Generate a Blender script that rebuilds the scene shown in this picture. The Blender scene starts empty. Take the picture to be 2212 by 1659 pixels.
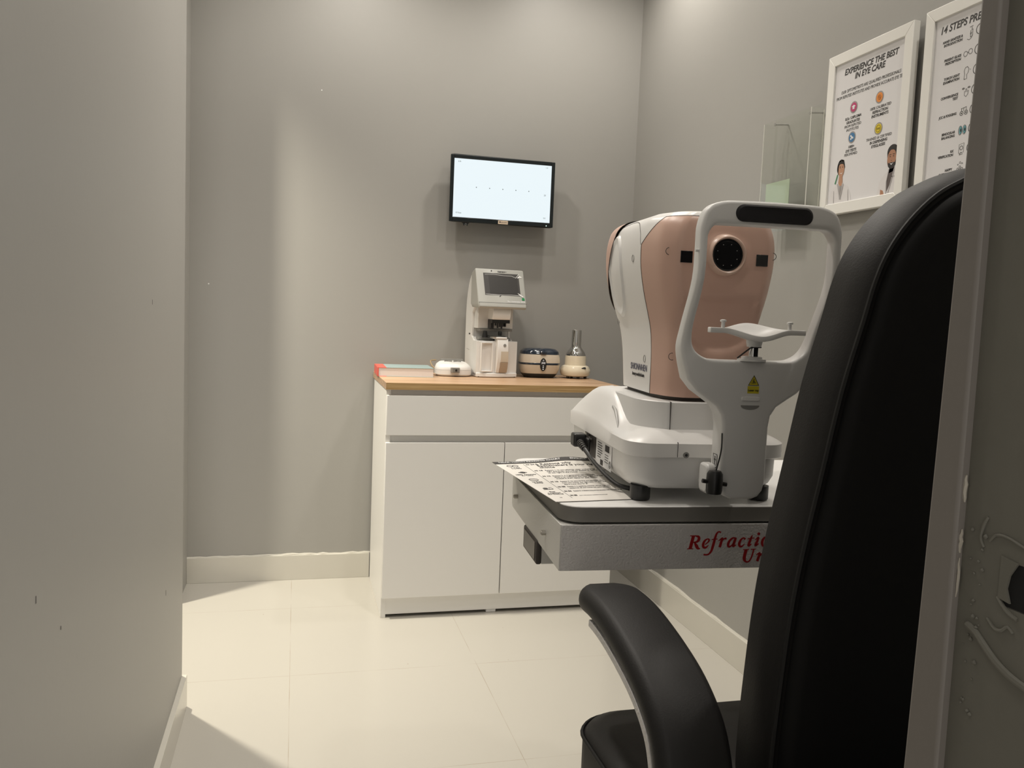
import bpy, bmesh, math, random
from mathutils import Vector, Matrix
random.seed(4)
PI = math.pi
SC = bpy.context.scene
COL = SC.collection

# ------------------------------------------------------------------ camera
cam_d = bpy.data.cameras.new('camera')
cam = bpy.data.objects.new('camera', cam_d); COL.objects.link(cam)
right = Vector((0.96852534, -0.24576835, 0.03945357))
up = Vector((-0.01754213, 0.09071474, 0.99572241))
fwd = Vector((0.24829607, 0.96507448, -0.08354822))
Mc = Matrix((right, up, -fwd)).transposed().to_4x4()
Mc.translation = Vector((0, 0, 1.14))
cam.matrix_world = Mc
cam_d.sensor_width = 36; cam_d.lens = 29.76; cam_d.clip_start = 0.02
SC.camera = cam
# ------------------------------------------------------------------ view, world, lamps
SC.view_settings.view_transform = 'Standard'; SC.view_settings.look = 'None'
SC.view_settings.exposure = 0.10; SC.view_settings.gamma = 1.0
SC.view_settings.use_curve_mapping = False
w = bpy.data.worlds.new('world'); SC.world = w; w.use_nodes = True
w.node_tree.nodes['Background'].inputs[0].default_value = (1.0, 0.945, 0.88, 1)
w.node_tree.nodes['Background'].inputs[1].default_value = 1.1

def lamp(name, loc, power, color, radius=0.045, spot=None, blend=0.5, aim=None):
    d = bpy.data.lights.new(name, 'SPOT' if spot else 'POINT')
    d.energy = power; d.color = color; d.shadow_soft_size = radius
    o = bpy.data.objects.new(name, d); COL.objects.link(o); o.location = loc
    if spot:
        d.spot_size = math.radians(spot); d.spot_blend = blend
        a = (Vector(aim) if aim else Vector((loc[0], loc[1], 0))) - Vector(loc)
        o.rotation_euler = a.to_track_quat('-Z', 'Y').to_euler()
    return o
WARM = (1.0, 0.935, 0.85)
lamp('downlight_or_fill', (-0.756, 3.05, 2.72), 320, (1.0, .92, .76), .035, 102, 1.0)
lamp('downlight_or_fill', (0.22, 3.00, 2.76), 31, WARM, .05, 160, .8)
lamp('downlight_or_fill', (1.12, 3.00, 2.76), 31, WARM, .05, 160, .8)
lamp('downlight_or_fill', (0.55, 2.50, 2.76), 38, WARM, .05, 110, 1.0)
lamp('downlight_or_fill', (0.05, 1.95, 2.76), 40, WARM, .05, 120, 1.0)
lamp('downlight_or_fill', (1.15, 2.10, 2.76), 16, WARM, .05, 160, .8)  # fill added to brighten the wall behind the refractor
lamp('downlight_or_fill', (1.20, 1.00, 2.76), 20, WARM, .04, 160, .8)
lamp('downlight_or_fill', (-0.05, 1.35, 2.76), 14, WARM, .05, 130, .9)  # unseen fill lamp added to light the refractor's left side

# ------------------------------------------------------------------ helpers
MW = {}
def tag(o, label, cat=None, group=None, kind=None):
    if label: o['label'] = label
    if cat: o['category'] = cat
    if group: o['group'] = group
    if kind: o['kind'] = kind
    return o
def thing(name, label, cat, loc=(0, 0, 0), yaw=0.0, group=None):
    o = bpy.data.objects.new(name, None); COL.objects.link(o)
    o.location = loc; o.rotation_euler = (0, 0, yaw); o.empty_display_size = .05
    MW[o.name] = Matrix.Translation(Vector(loc)) @ Matrix.Rotation(yaw, 4, 'Z')
    return tag(o, label, cat, group)
def obj(name, bm, m, parent=None, world=False, smooth=35, bevel=0, seg=2, subsurf=0, label=None):
    if world and parent is not None:
        bmesh.ops.transform(bm, matrix=MW[parent.name].inverted(), verts=bm.verts)
    bmesh.ops.remove_doubles(bm, verts=bm.verts, dist=1e-6)
    bmesh.ops.recalc_face_normals(bm, faces=bm.faces)
    me = bpy.data.meshes.new(name); bm.to_mesh(me); bm.free()
    if smooth:
        for p in me.polygons: p.use_smooth = True
        me.set_sharp_from_angle(angle=math.radians(smooth))
    me.materials.append(m)
    o = bpy.data.objects.new(name, me); COL.objects.link(o)
    if parent is not None:
        o.parent = parent; MW[o.name] = MW[parent.name]
    else: MW[o.name] = Matrix.Identity(4)
    if bevel:
        b = o.modifiers.new('bevel', 'BEVEL'); b.width = bevel; b.segments = seg
        b.limit_method = 'ANGLE'; b.angle_limit = math.radians(40); b.harden_normals = False
    if subsurf:
        s = o.modifiers.new('sub', 'SUBSURF'); s.levels = subsurf; s.render_levels = subsurf
    if label: o['label'] = label
    return o
def struct(name, bm, m, **k):
    o = obj(name, bm, m, **k); o['kind'] = 'structure'; return o
def B(): return bmesh.new()
def box(bm, x0, x1, y0, y1, z0, z1, M=None):
    v = [bm.verts.new((x, y, z)) for z in (z0, z1) for (x, y) in ((x0, y0), (x1, y0), (x1, y1), (x0, y1))]
    if M: 
        for q in v: q.co = M @ q.co
    for f in ((3, 2, 1, 0), (4, 5, 6, 7), (0, 1, 5, 4), (1, 2, 6, 5), (2, 3, 7, 6), (3, 0, 4, 7)):
        bm.faces.new([v[i] for i in f])
    return bm
def bx(*a): return box(B(), *a)
def loft(bm, loops, cap0=True, cap1=True, closed=True):
    R = [[bm.verts.new(p) for p in L] for L in loops]
    n = len(R[0])
    for a, b in zip(R, R[1:]):
        for i in range(n if closed else n - 1):
            j = (i + 1) % n
            bm.faces.new((a[i], a[j], b[j], b[i]))
    if cap0: bm.faces.new(R[0][::-1])
    if cap1: bm.faces.new(R[-1])
    return bm
def rr(hx, hy, r, n=6, cx=0, cy=0):
    P = []
    r = min(r, hx, hy)
    for k, (sx, sy) in enumerate(((1, -1), (1, 1), (-1, 1), (-1, -1))):
        a0 = -PI / 2 + k * PI / 2
        for i in range(n + 1):
            a = a0 + PI / 2 * i / n
            P.append((cx + sx * (hx - r) + r * math.cos(a), cy + sy * (hy - r) + r * math.sin(a)))
    return P
def prism(bm, pts, f, d0, d1):
    """extrude a 2-D outline; f(u, v, d) -> 3-D"""
    return loft(bm, [[f(u, v, d0) for u, v in pts], [f(u, v, d1) for u, v in pts]])
XZ = lambda u, v, d: (u, d, v)
YZ = lambda u, v, d: (d, u, v)
XY = lambda u, v, d: (u, v, d)
def circle(r, n=24, cx=0, cy=0, ry=None):
    return [(cx + r * math.cos(2 * PI * i / n), cy + (ry or r) * math.sin(2 * PI * i / n)) for i in range(n)]
def lathe(bm, prof, n=32, c=(0, 0, 0)):
    loops = [[(c[0] + r * math.cos(2 * PI * i / n), c[1] + r * math.sin(2 * PI * i / n), c[2] + z) for i in range(n)] for r, z in prof]
    return loft(bm, loops)
def spline(P, n=8, closed=False):
    P = [Vector(p) for p in P]; out = []
    m = len(P)
    for i in range(m if closed else m - 1):
        g = (lambda k: P[k % m]) if closed else (lambda k: P[max(0, min(m - 1, k))])
        a, b, c, d = g(i - 1), g(i), g(i + 1), g(i + 2)
        for k in range(n):
            t = k / n
            out.append(.5 * ((2 * b) + (c - a) * t + (2 * a - 5 * b + 4 * c - d) * t * t + (3 * b - a - 3 * c + d) * t ** 3))
    if not closed: out.append(P[-1])
    return out
def tube(bm, P, r, n=8, closed=False):
    P = [Vector(p) for p in P]; m = len(P); loops = []
    up0 = Vector((0, 0, 1))
    prev = None
    for i, p in enumerate(P):
        a = P[i - 1] if (i > 0 or closed) else p
        b = P[(i + 1) % m] if (i < m - 1 or closed) else p
        t = (b - a).normalized()
        if prev is None:
            s = t.cross(up0)
            if s.length < .1: s = t.cross(Vector((1, 0, 0)))
        else: s = prev - t * prev.dot(t)
        s.normalize(); prev = s; q = t.cross(s)
        rad = r[i] if isinstance(r, (list, tuple)) else r
        loops.append([p + (s * math.cos(2 * PI * k / n) + q * math.sin(2 * PI * k / n)) * rad for k in range(n)])
    if closed: loops.append(loops[0]); return loft(bm, loops, False, False)
    return loft(bm, loops)
def cyl(bm, a, b, r, n=24, r2=None):
    a, b = Vector(a), Vector(b)
    t = (b - a).normalized(); s = t.cross(Vector((0, 0, 1)))
    if s.length < .1: s = t.cross(Vector((1, 0, 0)))
    s.normalize(); q = t.cross(s); r2 = r if r2 is None else r2
    return loft(bm, [[p + (s * math.cos(2 * PI * k / n) + q * math.sin(2 * PI * k / n)) * R for k in range(n)] for p, R in ((a, r), (b, r2))])
# ---- flat print work: shapes in (u, v) on a surface given by matrix M (u, v, w) -> local
def fpoly(bm, pts, M, d=0.0, t=0.0003):
    return loft(bm, [[M @ Vector((u, v, d)) for u, v in pts], [M @ Vector((u, v, d + t)) for u, v in pts]])
def fstroke(bm, P, wd, M, d=0.0, closed=False, t=0.0003):
    P = [Vector(p[:2]) if len(p) == 2 else Vector(p) for p in P]
    m = len(P); L = []; Rr = []
    for i in range(m):
        a = P[i - 1] if (i > 0 or closed) else P[i]
        b = P[(i + 1) % m] if (i < m - 1 or closed) else P[i]
        tx, ty = b[0] - a[0], b[1] - a[1]; l = math.hypot(tx, ty) or 1
        h = (P[i][2] if len(P[i]) == 3 else wd) / 2
        L.append((P[i][0] - ty / l * h, P[i][1] + tx / l * h)); Rr.append((P[i][0] + ty / l * h, P[i][1] - tx / l * h))
    for i in range(m if closed else m - 1):
        j = (i + 1) % m
        fpoly(bm, [L[i], Rr[i], Rr[j], L[j]], M, d, t)
    return bm
def fring(bm, c, r, wd, M, d=0.0, n=28, ry=None):
    return fstroke(bm, [(c[0] + r * math.cos(2 * PI * i / n), c[1] + (ry or r) * math.sin(2 * PI * i / n)) for i in range(n)], wd, M, d, closed=True)
def ftext(bm, s, u, v, size, M, d=0.0, align='CENTER', shear=0.0, bold=0.0, sx=1.0, sp=1.0):
    c = bpy.data.curves.new('t', 'FONT'); c.body = s; c.size = size; c.align_x = align
    c.shear = shear; c.offset = bold; c.extrude = 0.00015; c.resolution_u = 3; c.space_character = sp
    o = bpy.data.objects.new('t', c)
    me = bpy.data.meshes.new_from_object(o)
    me.transform(M @ Matrix.Translation((u, v, d + .0002)) @ Matrix.Diagonal((sx, 1, 1, 1)))
    bm.from_mesh(me)
    bpy.data.objects.remove(o); bpy.data.curves.remove(c); bpy.data.meshes.remove(me)
    return bm
def basis(o, u, v):
    u, v = Vector(u).normalized(), Vector(v).normalized(); n = u.cross(v)
    M = Matrix((u, v, n)).transposed().to_4x4(); M.translation = Vector(o); return M

# ------------------------------------------------------------------ materials
def mat(name, c, rough=.5, metal=0, spec=.5, coat=0, bump=0, bscale=200, emis=None, es=0, var=0, vscale=3, trans=0, alpha=1):
    m = bpy.data.materials.new(name); m.use_nodes = True; nt = m.node_tree; b = nt.nodes['Principled BSDF']
    b.inputs['Base Color'].default_value = (*c, 1); b.inputs['Roughness'].default_value = rough
    b.inputs['Metallic'].default_value = metal; b.inputs['Specular IOR Level'].default_value = spec
    b.inputs['Coat Weight'].default_value = coat; b.inputs['Coat Roughness'].default_value = .08
    b.inputs['Transmission Weight'].default_value = trans; b.inputs['Alpha'].default_value = alpha
    if emis: b.inputs['Emission Color'].default_value = (*emis, 1); b.inputs['Emission Strength'].default_value = es
    tc = nt.nodes.new('ShaderNodeTexCoord')
    if bump:
        n = nt.nodes.new('ShaderNodeTexNoise'); n.inputs['Scale'].default_value = bscale; n.inputs['Detail'].default_value = 3
        nt.links.new(tc.outputs['Object'], n.inputs['Vector'])
        bp = nt.nodes.new('ShaderNodeBump'); bp.inputs['Strength'].default_value = bump; bp.inputs['Distance'].default_value = .002
        nt.links.new(n.outputs['Fac'], bp.inputs['Height']); nt.links.new(bp.outputs[0], b.inputs['Normal'])
    if var:
        n = nt.nodes.new('ShaderNodeTexNoise'); n.inputs['Scale'].default_value = vscale; n.inputs['Detail'].default_value = 4
        nt.links.new(tc.outputs['Object'], n.inputs['Vector'])
        r = nt.nodes.new('ShaderNodeMapRange'); r.inputs['To Min'].default_value = 1 - var; r.inputs['To Max'].default_value = 1 + var
        nt.links.new(n.outputs['Fac'], r.inputs['Value'])
        x = nt.nodes.new('ShaderNodeVectorMath'); x.operation = 'SCALE'; x.inputs[0].default_value = c
        nt.links.new(r.outputs[0], x.inputs['Scale']); nt.links.new(x.outputs[0], b.inputs['Base Color'])
    return m
M_wall = mat('wall_paint', (.345, .338, .318), .42, spec=.35, bump=.08, bscale=60, var=.025, vscale=1.5)
M_ceil = mat('ceiling_paint', (.75, .73, .70), .8)
M_base = mat('baseboard_tile', (.60, .58, .52), .25, coat=.2, var=.03, vscale=6)
M_cab = mat('white_laminate', (.88, .87, .845), .38)
M_cabin = mat('cabinet_recess', (.62, .61, .59), .5)
M_plastic = mat('white_plastic', (.80, .79, .77), .32, bump=.015, bscale=900)
M_plastic2 = mat('pale_grey_plastic', (.75, .745, .73), .38, bump=.015, bscale=900)
M_midgrey = mat('mid_grey_plastic', (.26, .255, .24), .4)
M_midgrey2 = mat('shadowline_grey_plastic', (.45, .445, .43), .4)
M_pink = mat('rose_plastic', (.64, .42, .335), .38, bump=.02, bscale=900)
M_pinkring = mat('pale_rose_plastic', (.66, .47, .38), .33)
M_black = mat('black_plastic', (.012, .012, .012), .35)
M_blackmat = mat('black_foam', (.015, .014, .016), .8, bump=.1, bscale=700)
M_lens = mat('black_glass', (.004, .004, .005), .08, coat=.5)
M_dark = mat('dark_gap', (.05, .042, .036), .6)
M_leather = mat('black_leather', (.011, .0102, .0098), .56, spec=.4, bump=.12, bscale=420)
M_thread = mat('seam_piping', (.006, .006, .006), .6)
M_chrome = mat('chrome', (.62, .62, .61), .06, metal=1)
M_steel = mat('dull_steel', (.5, .48, .44), .35, metal=1)
M_cream = mat('cream_plastic', (.78, .70, .54), .22, coat=.4)
M_ivory = mat('ivory_plastic', (.62, .55, .45), .2, coat=.4)
M_navy = mat('navy_glossy_plastic', (.012, .022, .04), .12, coat=.6)
M_metalpaint = mat('grey_textured_paint', (.64, .62, .605), .42, bump=.9, bscale=260)
M_sidepaint = mat('pale_textured_paint', (.66, .65, .62), .4, bump=.12, bscale=330)
M_top = mat('tabletop_laminate', (.90, .895, .88), .3)
M_edge = mat('tabletop_edging', (.20, .19, .172), .5)
M_red = mat('red_vinyl', (.36, .010, .012), .4)
M_paper = mat('paper', (.80, .77, .72), .55)
M_ink = mat('black_ink', (.025, .022, .02), .6)
M_posterpaper = mat('poster_paper', (.74, .73, .74), .3, coat=.15)
M_frame = mat('white_frame_paint', (.82, .81, .77), .35)
M_yellow = mat('warning_yellow', (.62, .52, .03), .4)
M_white = mat('white_print', (.8, .8, .8), .5)
M_screen = mat('screen_glow', (.02, .02, .02), .3, emis=(.86, .96, 1.0), es=.88)
M_tvblack = mat('tv_bezel', (.008, .012, .014), .22)
M_lcd = mat('lcd_off', (.02, .018, .016), .4, bump=.06, bscale=45)
M_green = mat('green_tab', (.0, .22, .06), .4)
M_bookred = mat('red_cover_cloth', (.72, .12, .09), .45)
M_bookblue = mat('blue_cover', (.30, .40, .40), .4, var=.12, vscale=60)
M_tan = mat('tan_panel', (.42, .34, .26), .35)
M_brand = mat('blue_grey_ink', (.11, .11, .16), .5)
M_jamb = mat('door_frame_paint', (.20, .183, .166), .5, bump=.35, bscale=40, var=.05, vscale=12)
M_jamb2 = mat('door_frame_rebate_paint', (.155, .150, .126), .5, bump=.45, bscale=55, var=.08, vscale=12)
M_chip = mat('chipped_paint', (.42, .39, .33), .6)
M_hole = mat('strike_hole_black', (.004, .004, .004), .9)
M_acrylic = mat('clear_acrylic', (.96, .97, .95), .03, trans=1)
nt = M_acrylic.node_tree
tr = nt.nodes.new('ShaderNodeBsdfTransparent'); tr.inputs[0].default_value = (.985, .99, .98, 1)
gl = nt.nodes.new('ShaderNodeBsdfGlossy'); gl.inputs['Roughness'].default_value = .05
mxs = nt.nodes.new('ShaderNodeMixShader'); mxs.inputs[0].default_value = .035; nt.links.new(tr.outputs[0], mxs.inputs[1]); nt.links.new(gl.outputs[0], mxs.inputs[2])
nt.links.new(mxs.outputs[0], nt.nodes['Material Output'].inputs['Surface'])
M_greenrefl = mat('pale_green_reflection', (.42, .50, .38), .5)
M_skin = mat('printed_skin', (.40, .20, .115), .5)
M_skin2 = mat('printed_skin_light', (.48, .26, .16), .5)
M_hair = mat('printed_hair', (.02, .016, .014), .5)
M_coat = mat('printed_coat', (.70, .68, .68), .5)
M_coatsh = mat('printed_coat_fold', (.45, .43, .43), .5)
M_shirt = mat('printed_shirt', (.10, .08, .075), .5)
M_ringgrey = mat('printed_grey_ring', (.33, .31, .30), .5)
M_dpink = mat('printed_magenta', (.50, .05, .16), .5)
M_dorange = mat('printed_orange', (.75, .26, .04), .5)
M_dblue = mat('printed_blue', (.05, .18, .36), .5)
M_dyellow = mat('printed_yellow', (.72, .55, .02), .5)
M_teal = mat('printed_teal', (.10, .30, .34), .5)

def wood(name, c1, c2, edge=False):
    m = bpy.data.materials.new(name); m.use_nodes = True; nt = m.node_tree; b = nt.nodes['Principled BSDF']
    tc = nt.nodes.new('ShaderNodeTexCoord'); mp = nt.nodes.new('ShaderNodeMapping')
    mp.inputs['Scale'].default_value = (1.2, 14, 60) if not edge else (2.0, 10, 220)
    n = nt.nodes.new('ShaderNodeTexNoise'); n.inputs['Scale'].default_value = 2.2; n.inputs['Detail'].default_value = 6
    n.inputs['Distortion'].default_value = .6
    r = nt.nodes.new('ShaderNodeValToRGB'); r.color_ramp.elements[0].color = (*c1, 1); r.color_ramp.elements[1].color = (*c2, 1)
    r.color_ramp.elements[0].position = .32; r.color_ramp.elements[1].position = .68
    nt.links.new(tc.outputs['Object'], mp.inputs[0]); nt.links.new(mp.outputs[0], n.inputs['Vector'])
    nt.links.new(n.outputs['Fac'], r.inputs[0]); nt.links.new(r.outputs[0], b.inputs['Base Color'])
    b.inputs['Roughness'].default_value = .38
    return m
M_wood = wood('oak_laminate', (.40, .25, .145), (.60, .41, .26))
M_woodedge = wood('oak_edge_band', (.34, .19, .065), (.62, .43, .21), True)

def floor_mat():
    m = bpy.data.materials.new('floor_tiles'); m.use_nodes = True; nt = m.node_tree; b = nt.nodes['Principled BSDF']
    tc = nt.nodes.new('ShaderNodeTexCoord'); sp = nt.nodes.new('ShaderNodeSeparateXYZ'); nt.links.new(tc.outputs['Object'], sp.inputs[0])
    def line(out, off, pitch, hw):
        a = nt.nodes.new('ShaderNodeMath'); a.operation = 'ADD'; a.inputs[1].default_value = off + 30 * pitch; nt.links.new(out, a.inputs[0])
        d = nt.nodes.new('ShaderNodeMath'); d.operation = 'PINGPONG'; d.inputs[1].default_value = pitch / 2; nt.links.new(a.outputs[0], d.inputs[0])
        l = nt.nodes.new('ShaderNodeMath'); l.operation = 'LESS_THAN'; l.inputs[1].default_value = hw; nt.links.new(d.outputs[0], l.inputs[0])
        return l
    a = line(sp.outputs[0], 0.0, .587, .0009); c = line(sp.outputs[1], -.203 + .0, .6, .0009)
    mx = nt.nodes.new('ShaderNodeMath'); mx.operation = 'MAXIMUM'; nt.links.new(a.outputs[0], mx.inputs[0]); nt.links.new(c.outputs[0], mx.inputs[1])
    n0 = nt.nodes.new('ShaderNodeTexNoise'); n0.inputs['Scale'].default_value = 5; nt.links.new(tc.outputs['Object'], n0.inputs['Vector'])
    mm = nt.nodes.new('ShaderNodeMath'); mm.operation = 'MULTIPLY'; nt.links.new(mx.outputs[0], mm.inputs[0])
    rr_ = nt.nodes.new('ShaderNodeMapRange'); rr_.inputs['From Min'].default_value = .35; rr_.inputs['From Max'].default_value = .6
    nt.links.new(n0.outputs['Fac'], rr_.inputs['Value']); nt.links.new(rr_.outputs[0], mm.inputs[1])
    mix = nt.nodes.new('ShaderNodeMix'); mix.data_type = 'RGBA'
    mix.inputs['A'].default_value = (.475, .456, .412, 1); mix.inputs['B'].default_value = (.36, .32, .26, 1)
    nt.links.new(mm.outputs[0], mix.inputs['Factor'])
    # tiny specks of dirt
    v = nt.nodes.new('ShaderNodeTexVoronoi'); v.inputs['Scale'].default_value = 9; nt.links.new(tc.outputs['Object'], v.inputs['Vector'])
    lt = nt.nodes.new('ShaderNodeMath'); lt.operation = 'LESS_THAN'; lt.inputs[1].default_value = .018; nt.links.new(v.outputs['Distance'], lt.inputs[0])
    mix2 = nt.nodes.new('ShaderNodeMix'); mix2.data_type = 'RGBA'; mix2.inputs['B'].default_value = (.3, .26, .2, 1)
    nt.links.new(mix.outputs['Result'], mix2.inputs['A']); nt.links.new(lt.outputs[0], mix2.inputs['Factor'])
    nt.links.new(mix2.outputs['Result'], b.inputs['Base Color'])
    b.inputs['Roughness'].default_value = .22; b.inputs['Specular IOR Level'].default_value = .5
    return m
M_floor = floor_mat()

# ------------------------------------------------------------------ the room
XL, XR, YB, ZC = -0.292, 1.437, 3.556, 2.80
struct('floor', bx(-1.8, 2.2, -1.2, 3.9, -.06, 0), M_floor, smooth=0)
struct('ceiling', bx(-1.8, 2.2, -.2, 3.9, ZC, ZC + .06), M_ceil, smooth=0)
struct('wall_back', bx(-1.8, 2.2, YB, YB + .12, 0, ZC), M_wall, smooth=0)
struct('wall_right', bx(XR, XR + .12, .425, YB, 0, ZC), M_wall, smooth=0)
struct('wall_left', bx(XL - .11, XL, -.9, 2.44, 0, ZC), M_wall, smooth=0, bevel=.002)
struct('wall_alcove_back', bx(-1.7, -.41, 3.30, YB, 0, ZC), M_wall, smooth=0)
struct('wall_alcove_left', bx(-1.75, -1.6, 1.2, YB, 0, ZC), M_wall, smooth=0)
struct('wall_front', bx(.4035, 1.60, .306, .425, 0, ZC), M_wall, smooth=0)
# stone skirtings, with a rough painted edge above them
def skirting(name, pts, h=.105, t=.011):
    pass
b = bx(-.41, .318, YB - .012, YB, 0, .104); struct('baseboard_back', b, M_base, bevel=.001)
b = bx(1.215, XR, YB - .012, YB, 0, .108); struct('baseboard_corner', b, M_base, bevel=.001)
b = bx(XR - .012, XR, .46, YB - .012, 0, .108); struct('baseboard_right', b, M_base, bevel=.001)
b = bx(XL - .113, XL + .013, -.9, 2.445, 0, .093); struct('baseboard_left', b, M_base, bevel=.001)
random.seed(7)
def bead(name, P, m):
    b = B(); tube(b, P, [.0035 + random.random() * .003 for _ in P], 6); return struct(name, b, m)
bead('trim_1', [(-.41 + .73 * i / 30, YB - .003, .105 + random.uniform(-.002, .002)) for i in range(31)], M_base)
bead('trim_2', [(XR - .003, .5 + 3.0 * i / 60, .109 + random.uniform(-.002, .002)) for i in range(61)], M_base)

M_scuff = mat('scuff', (.13, .12, .11), .7)
for y, z0, z1 in ((1.080, .776, .785), (2.122, .431, .444), (1.188, .703, .708), (1.909, 1.128, 1.138)):
    obj('scuff_mark', bx(XL - .0005, XL + .0005, y - .0008, y + .0008, z0, z1), M_scuff, bpy.data.objects['wall_left'], smooth=0)
for x, z in ((.083, 1.996), (-.337, 1.208)):
    obj('paint_speck', cyl(B(), (x, YB + .001, z), (x, YB - .001, z), .0028, 10), M_white, bpy.data.objects['wall_back'])
# door frame close to the camera: stop, rebate, chewed-up strike cut-out
fr = B()
loft(fr, [[(.396, .4285, z), (.45, .4285, z), (.45, .4565 - .0265 * (z - .85), z), (.396, .4565 - .0265 * (z - .85), z)] for z in (0, .5, .85, 1.2, 1.6, 2.3)])
jamb = struct('trim_3', fr, M_jamb, bevel=.002)
def hole_wall():
    b = B()
    X = .4025; XB = .4034
    # rebate face around a hole: grid of boxes leaving the opening free
    y0, y1, z0, z1 = .378, .396, .981, 1.008
    box(b, X, .45, .30, .4285, 0, z0); box(b, X, .45, .30, .4285, z1, 2.3)
    box(b, X, .45, .30, y0, z0, z1); box(b, X, .45, y1, .4285, z0, z1)
    return b
reb = struct('trim_4', hole_wall(), M_jamb2)
reb['label'] = 'greenish painted rebate of the door frame'
def P4(y, z, d=0): return Vector((.4025 - d, y, z))
b = B(); box(b, .4028, .4400, .3785, .3955, .9815, 1.0075); obj('strike_hole_black', b, M_hole, reb)  # black block plugs the cut-out; the hole's darkness is put in as colour
b = B(); prism(b, [(.398, .985), (.398, 1.010), (.386, 1.0085), (.391, 1.000), (.3925, .992), (.3895, .984)], YZ, .406, .4015)
obj('bent_strike_lip', b, M_jamb2, reb)
b = B(); tube(b, spline([P4(.4195, .961, .0), P4(.412, .9585, .0005), P4(.404, .953, .0008), P4(.395, .947, .0008), P4(.384, .9425, .0005), P4(.372, .940, 0)], 5), .0023, 8)
tube(b, spline([P4(.399, .985, 0), P4(.394, .981, .0005), P4(.389, .978, .0005), P4(.384, .9765, 0)], 4), .0013, 6)
tube(b, spline([P4(.405, .970, 0), P4(.399, .966, .0005), P4(.394, .9665, .0005), P4(.390, .970, 0), P4(.386, .9675, 0)], 4), .0011, 6)
tube(b, spline([P4(.4105, 1.030, 0), P4(.413, 1.024, .0005), P4(.4145, 1.016, .0003), P4(.412, 1.011, 0)], 4), .0011, 6)
tube(b, spline([P4(.408, 1.016, 0), P4(.403, 1.021, .0003), P4(.395, 1.0215, .0003), P4(.384, 1.019, .0003), P4(.370, 1.016, 0)], 4), .0009, 6)
random.seed(11)
for i in range(26):
    y = .4165 + random.uniform(-.006, .005); z = random.uniform(.90, 1.02); r = random.uniform(.0006, .0016)
    lathe(b, [(.0001, -r), (r * .8, -r * .5), (r, 0), (r * .8, r * .5), (.0001, r)], 8, (.4022, y, z))
obj('paint_ridge', b, M_jamb2, reb)
b = B()
for (z0, z1, wd) in ((1.035, 1.052, .0024), (1.003, 1.018, .0018), (.975, 1.000, .0013)):
    n = 6
    tube(b, [(.4005, .4283 + random.uniform(-.0006, .0006), z0 + (z1 - z0) * i / n) for i in range(n + 1)], [wd * (.25 + .75 * math.sin(PI * (i + .3) / (n + .6))) * .7 for i in range(n + 1)], 6)
obj('paint_chip', b, M_chip, jamb, label='bare cream chips along the edge of the door stop')

# ------------------------------------------------------------------ cabinet
cab = thing('cabinet', 'white laminate cabinet with one wide drawer above two doors against back wall', 'cabinet', (.765, 3.056, 0))
CX0, CX1, CY = .320, 1.209, 3.056
b = B(); box(b, CX0, CX0 + .018, CY, YB - .014, 0, .848); box(b, CX1 - .018, CX1, CY, YB - .014, 0, .848)
box(b, CX0 + .018, CX1 - .018, CY + .022, YB - .014, .012, .848)
obj('carcass', b, M_cab, cab, world=True, bevel=.0008)
b = bx(CX0 + .006, CX1 - .018, CY + .002, CY + .02, .012, .076); obj('plinth', b, M_cab, cab, world=True, bevel=.0008)
b = bx(CX0 + .0185, CX1 - .0185, CY + .006, CY + .012, .655, .849); obj('finger_rail', b, M_cab, cab, world=True)
dr = obj('drawer', bx(CX0 + .001, CX1 - .001, CY - .018, CY - .0005, .683, .828), M_cab, cab, world=True, bevel=.0012)
for (a, c) in ((CX0 + .001, .762), (.7655, CX1 - .001)):
    obj('door', bx(a, c, CY - .018, CY - .0005, .078, .656), M_cab, cab, world=True, bevel=.0012)
obj('levelling_foot', bx(.72, .758, CY + .004, CY + .03, 0, .013), M_white, cab, world=True, bevel=.002)
ct = obj('countertop', bx(CX0 - .004, 1.222, CY - .022, YB - .002, .849, .8745), M_wood, cab, world=True, bevel=.0008, label='light oak grain countertop')
obj('edge_band', bx(CX0 - .0045, 1.2225, CY - .0235, CY - .022, .8495, .874), M_woodedge, ct, world=False) if False else None
b = bx(CX0 - .004, 1.222, CY - .0232, CY - .0222, .8492, .8738); e = obj('edge_band', b, M_woodedge, ct, world=True, label='darker striped oak edge band')
ZT = .8745

# ------------------------------------------------------------------ wall monitor
tv = thing('wall_monitor', 'black flat monitor on back wall showing a bright white test chart', 'monitor', (.822, 3.50, 1.50))
TX0, TX1, TZ0, TZ1, TY = .599, 1.043, 1.505, 1.776, 3.468
b = B(); fl = [(TX0, TZ0), (TX1, TZ0), (TX1, TZ1), (TX0, TZ1)]
def framebox(b, x0, x1, z0, z1, l, r_, bt, tp, y0, y1):
    box(b, x0, x0 + l, y0, y1, z0, z1); box(b, x1 - r_, x1, y0, y1, z0, z1)
    box(b, x0 + l, x1 - r_, y0, y1, z0, z0 + bt); box(b, x0 + l, x1 - r_, y0, y1, z1 - tp, z1)
framebox(b, TX0, TX1, TZ0, TZ1, .0145, .0145, .019, .0155, TY, TY + .012)
box(b, TX0 + .004, TX1 - .004, TY + .012, TY + .035, TZ0 + .004, TZ1 - .004)
obj('bezel', b, M_tvblack, tv, world=True, bevel=.0025)
scr = obj('screen', bx(TX0 + .0145, TX1 - .0145, TY + .004, TY + .0118, TZ0 + .019, TZ1 - .0155), M_screen, tv, world=True, smooth=0)
MT = basis((TX0, TY + .004, TZ0), (1, 0, 0), (0, 0, 1))
M_chart = mat('chart_grey', (.12, .14, .15), .5)
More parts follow.
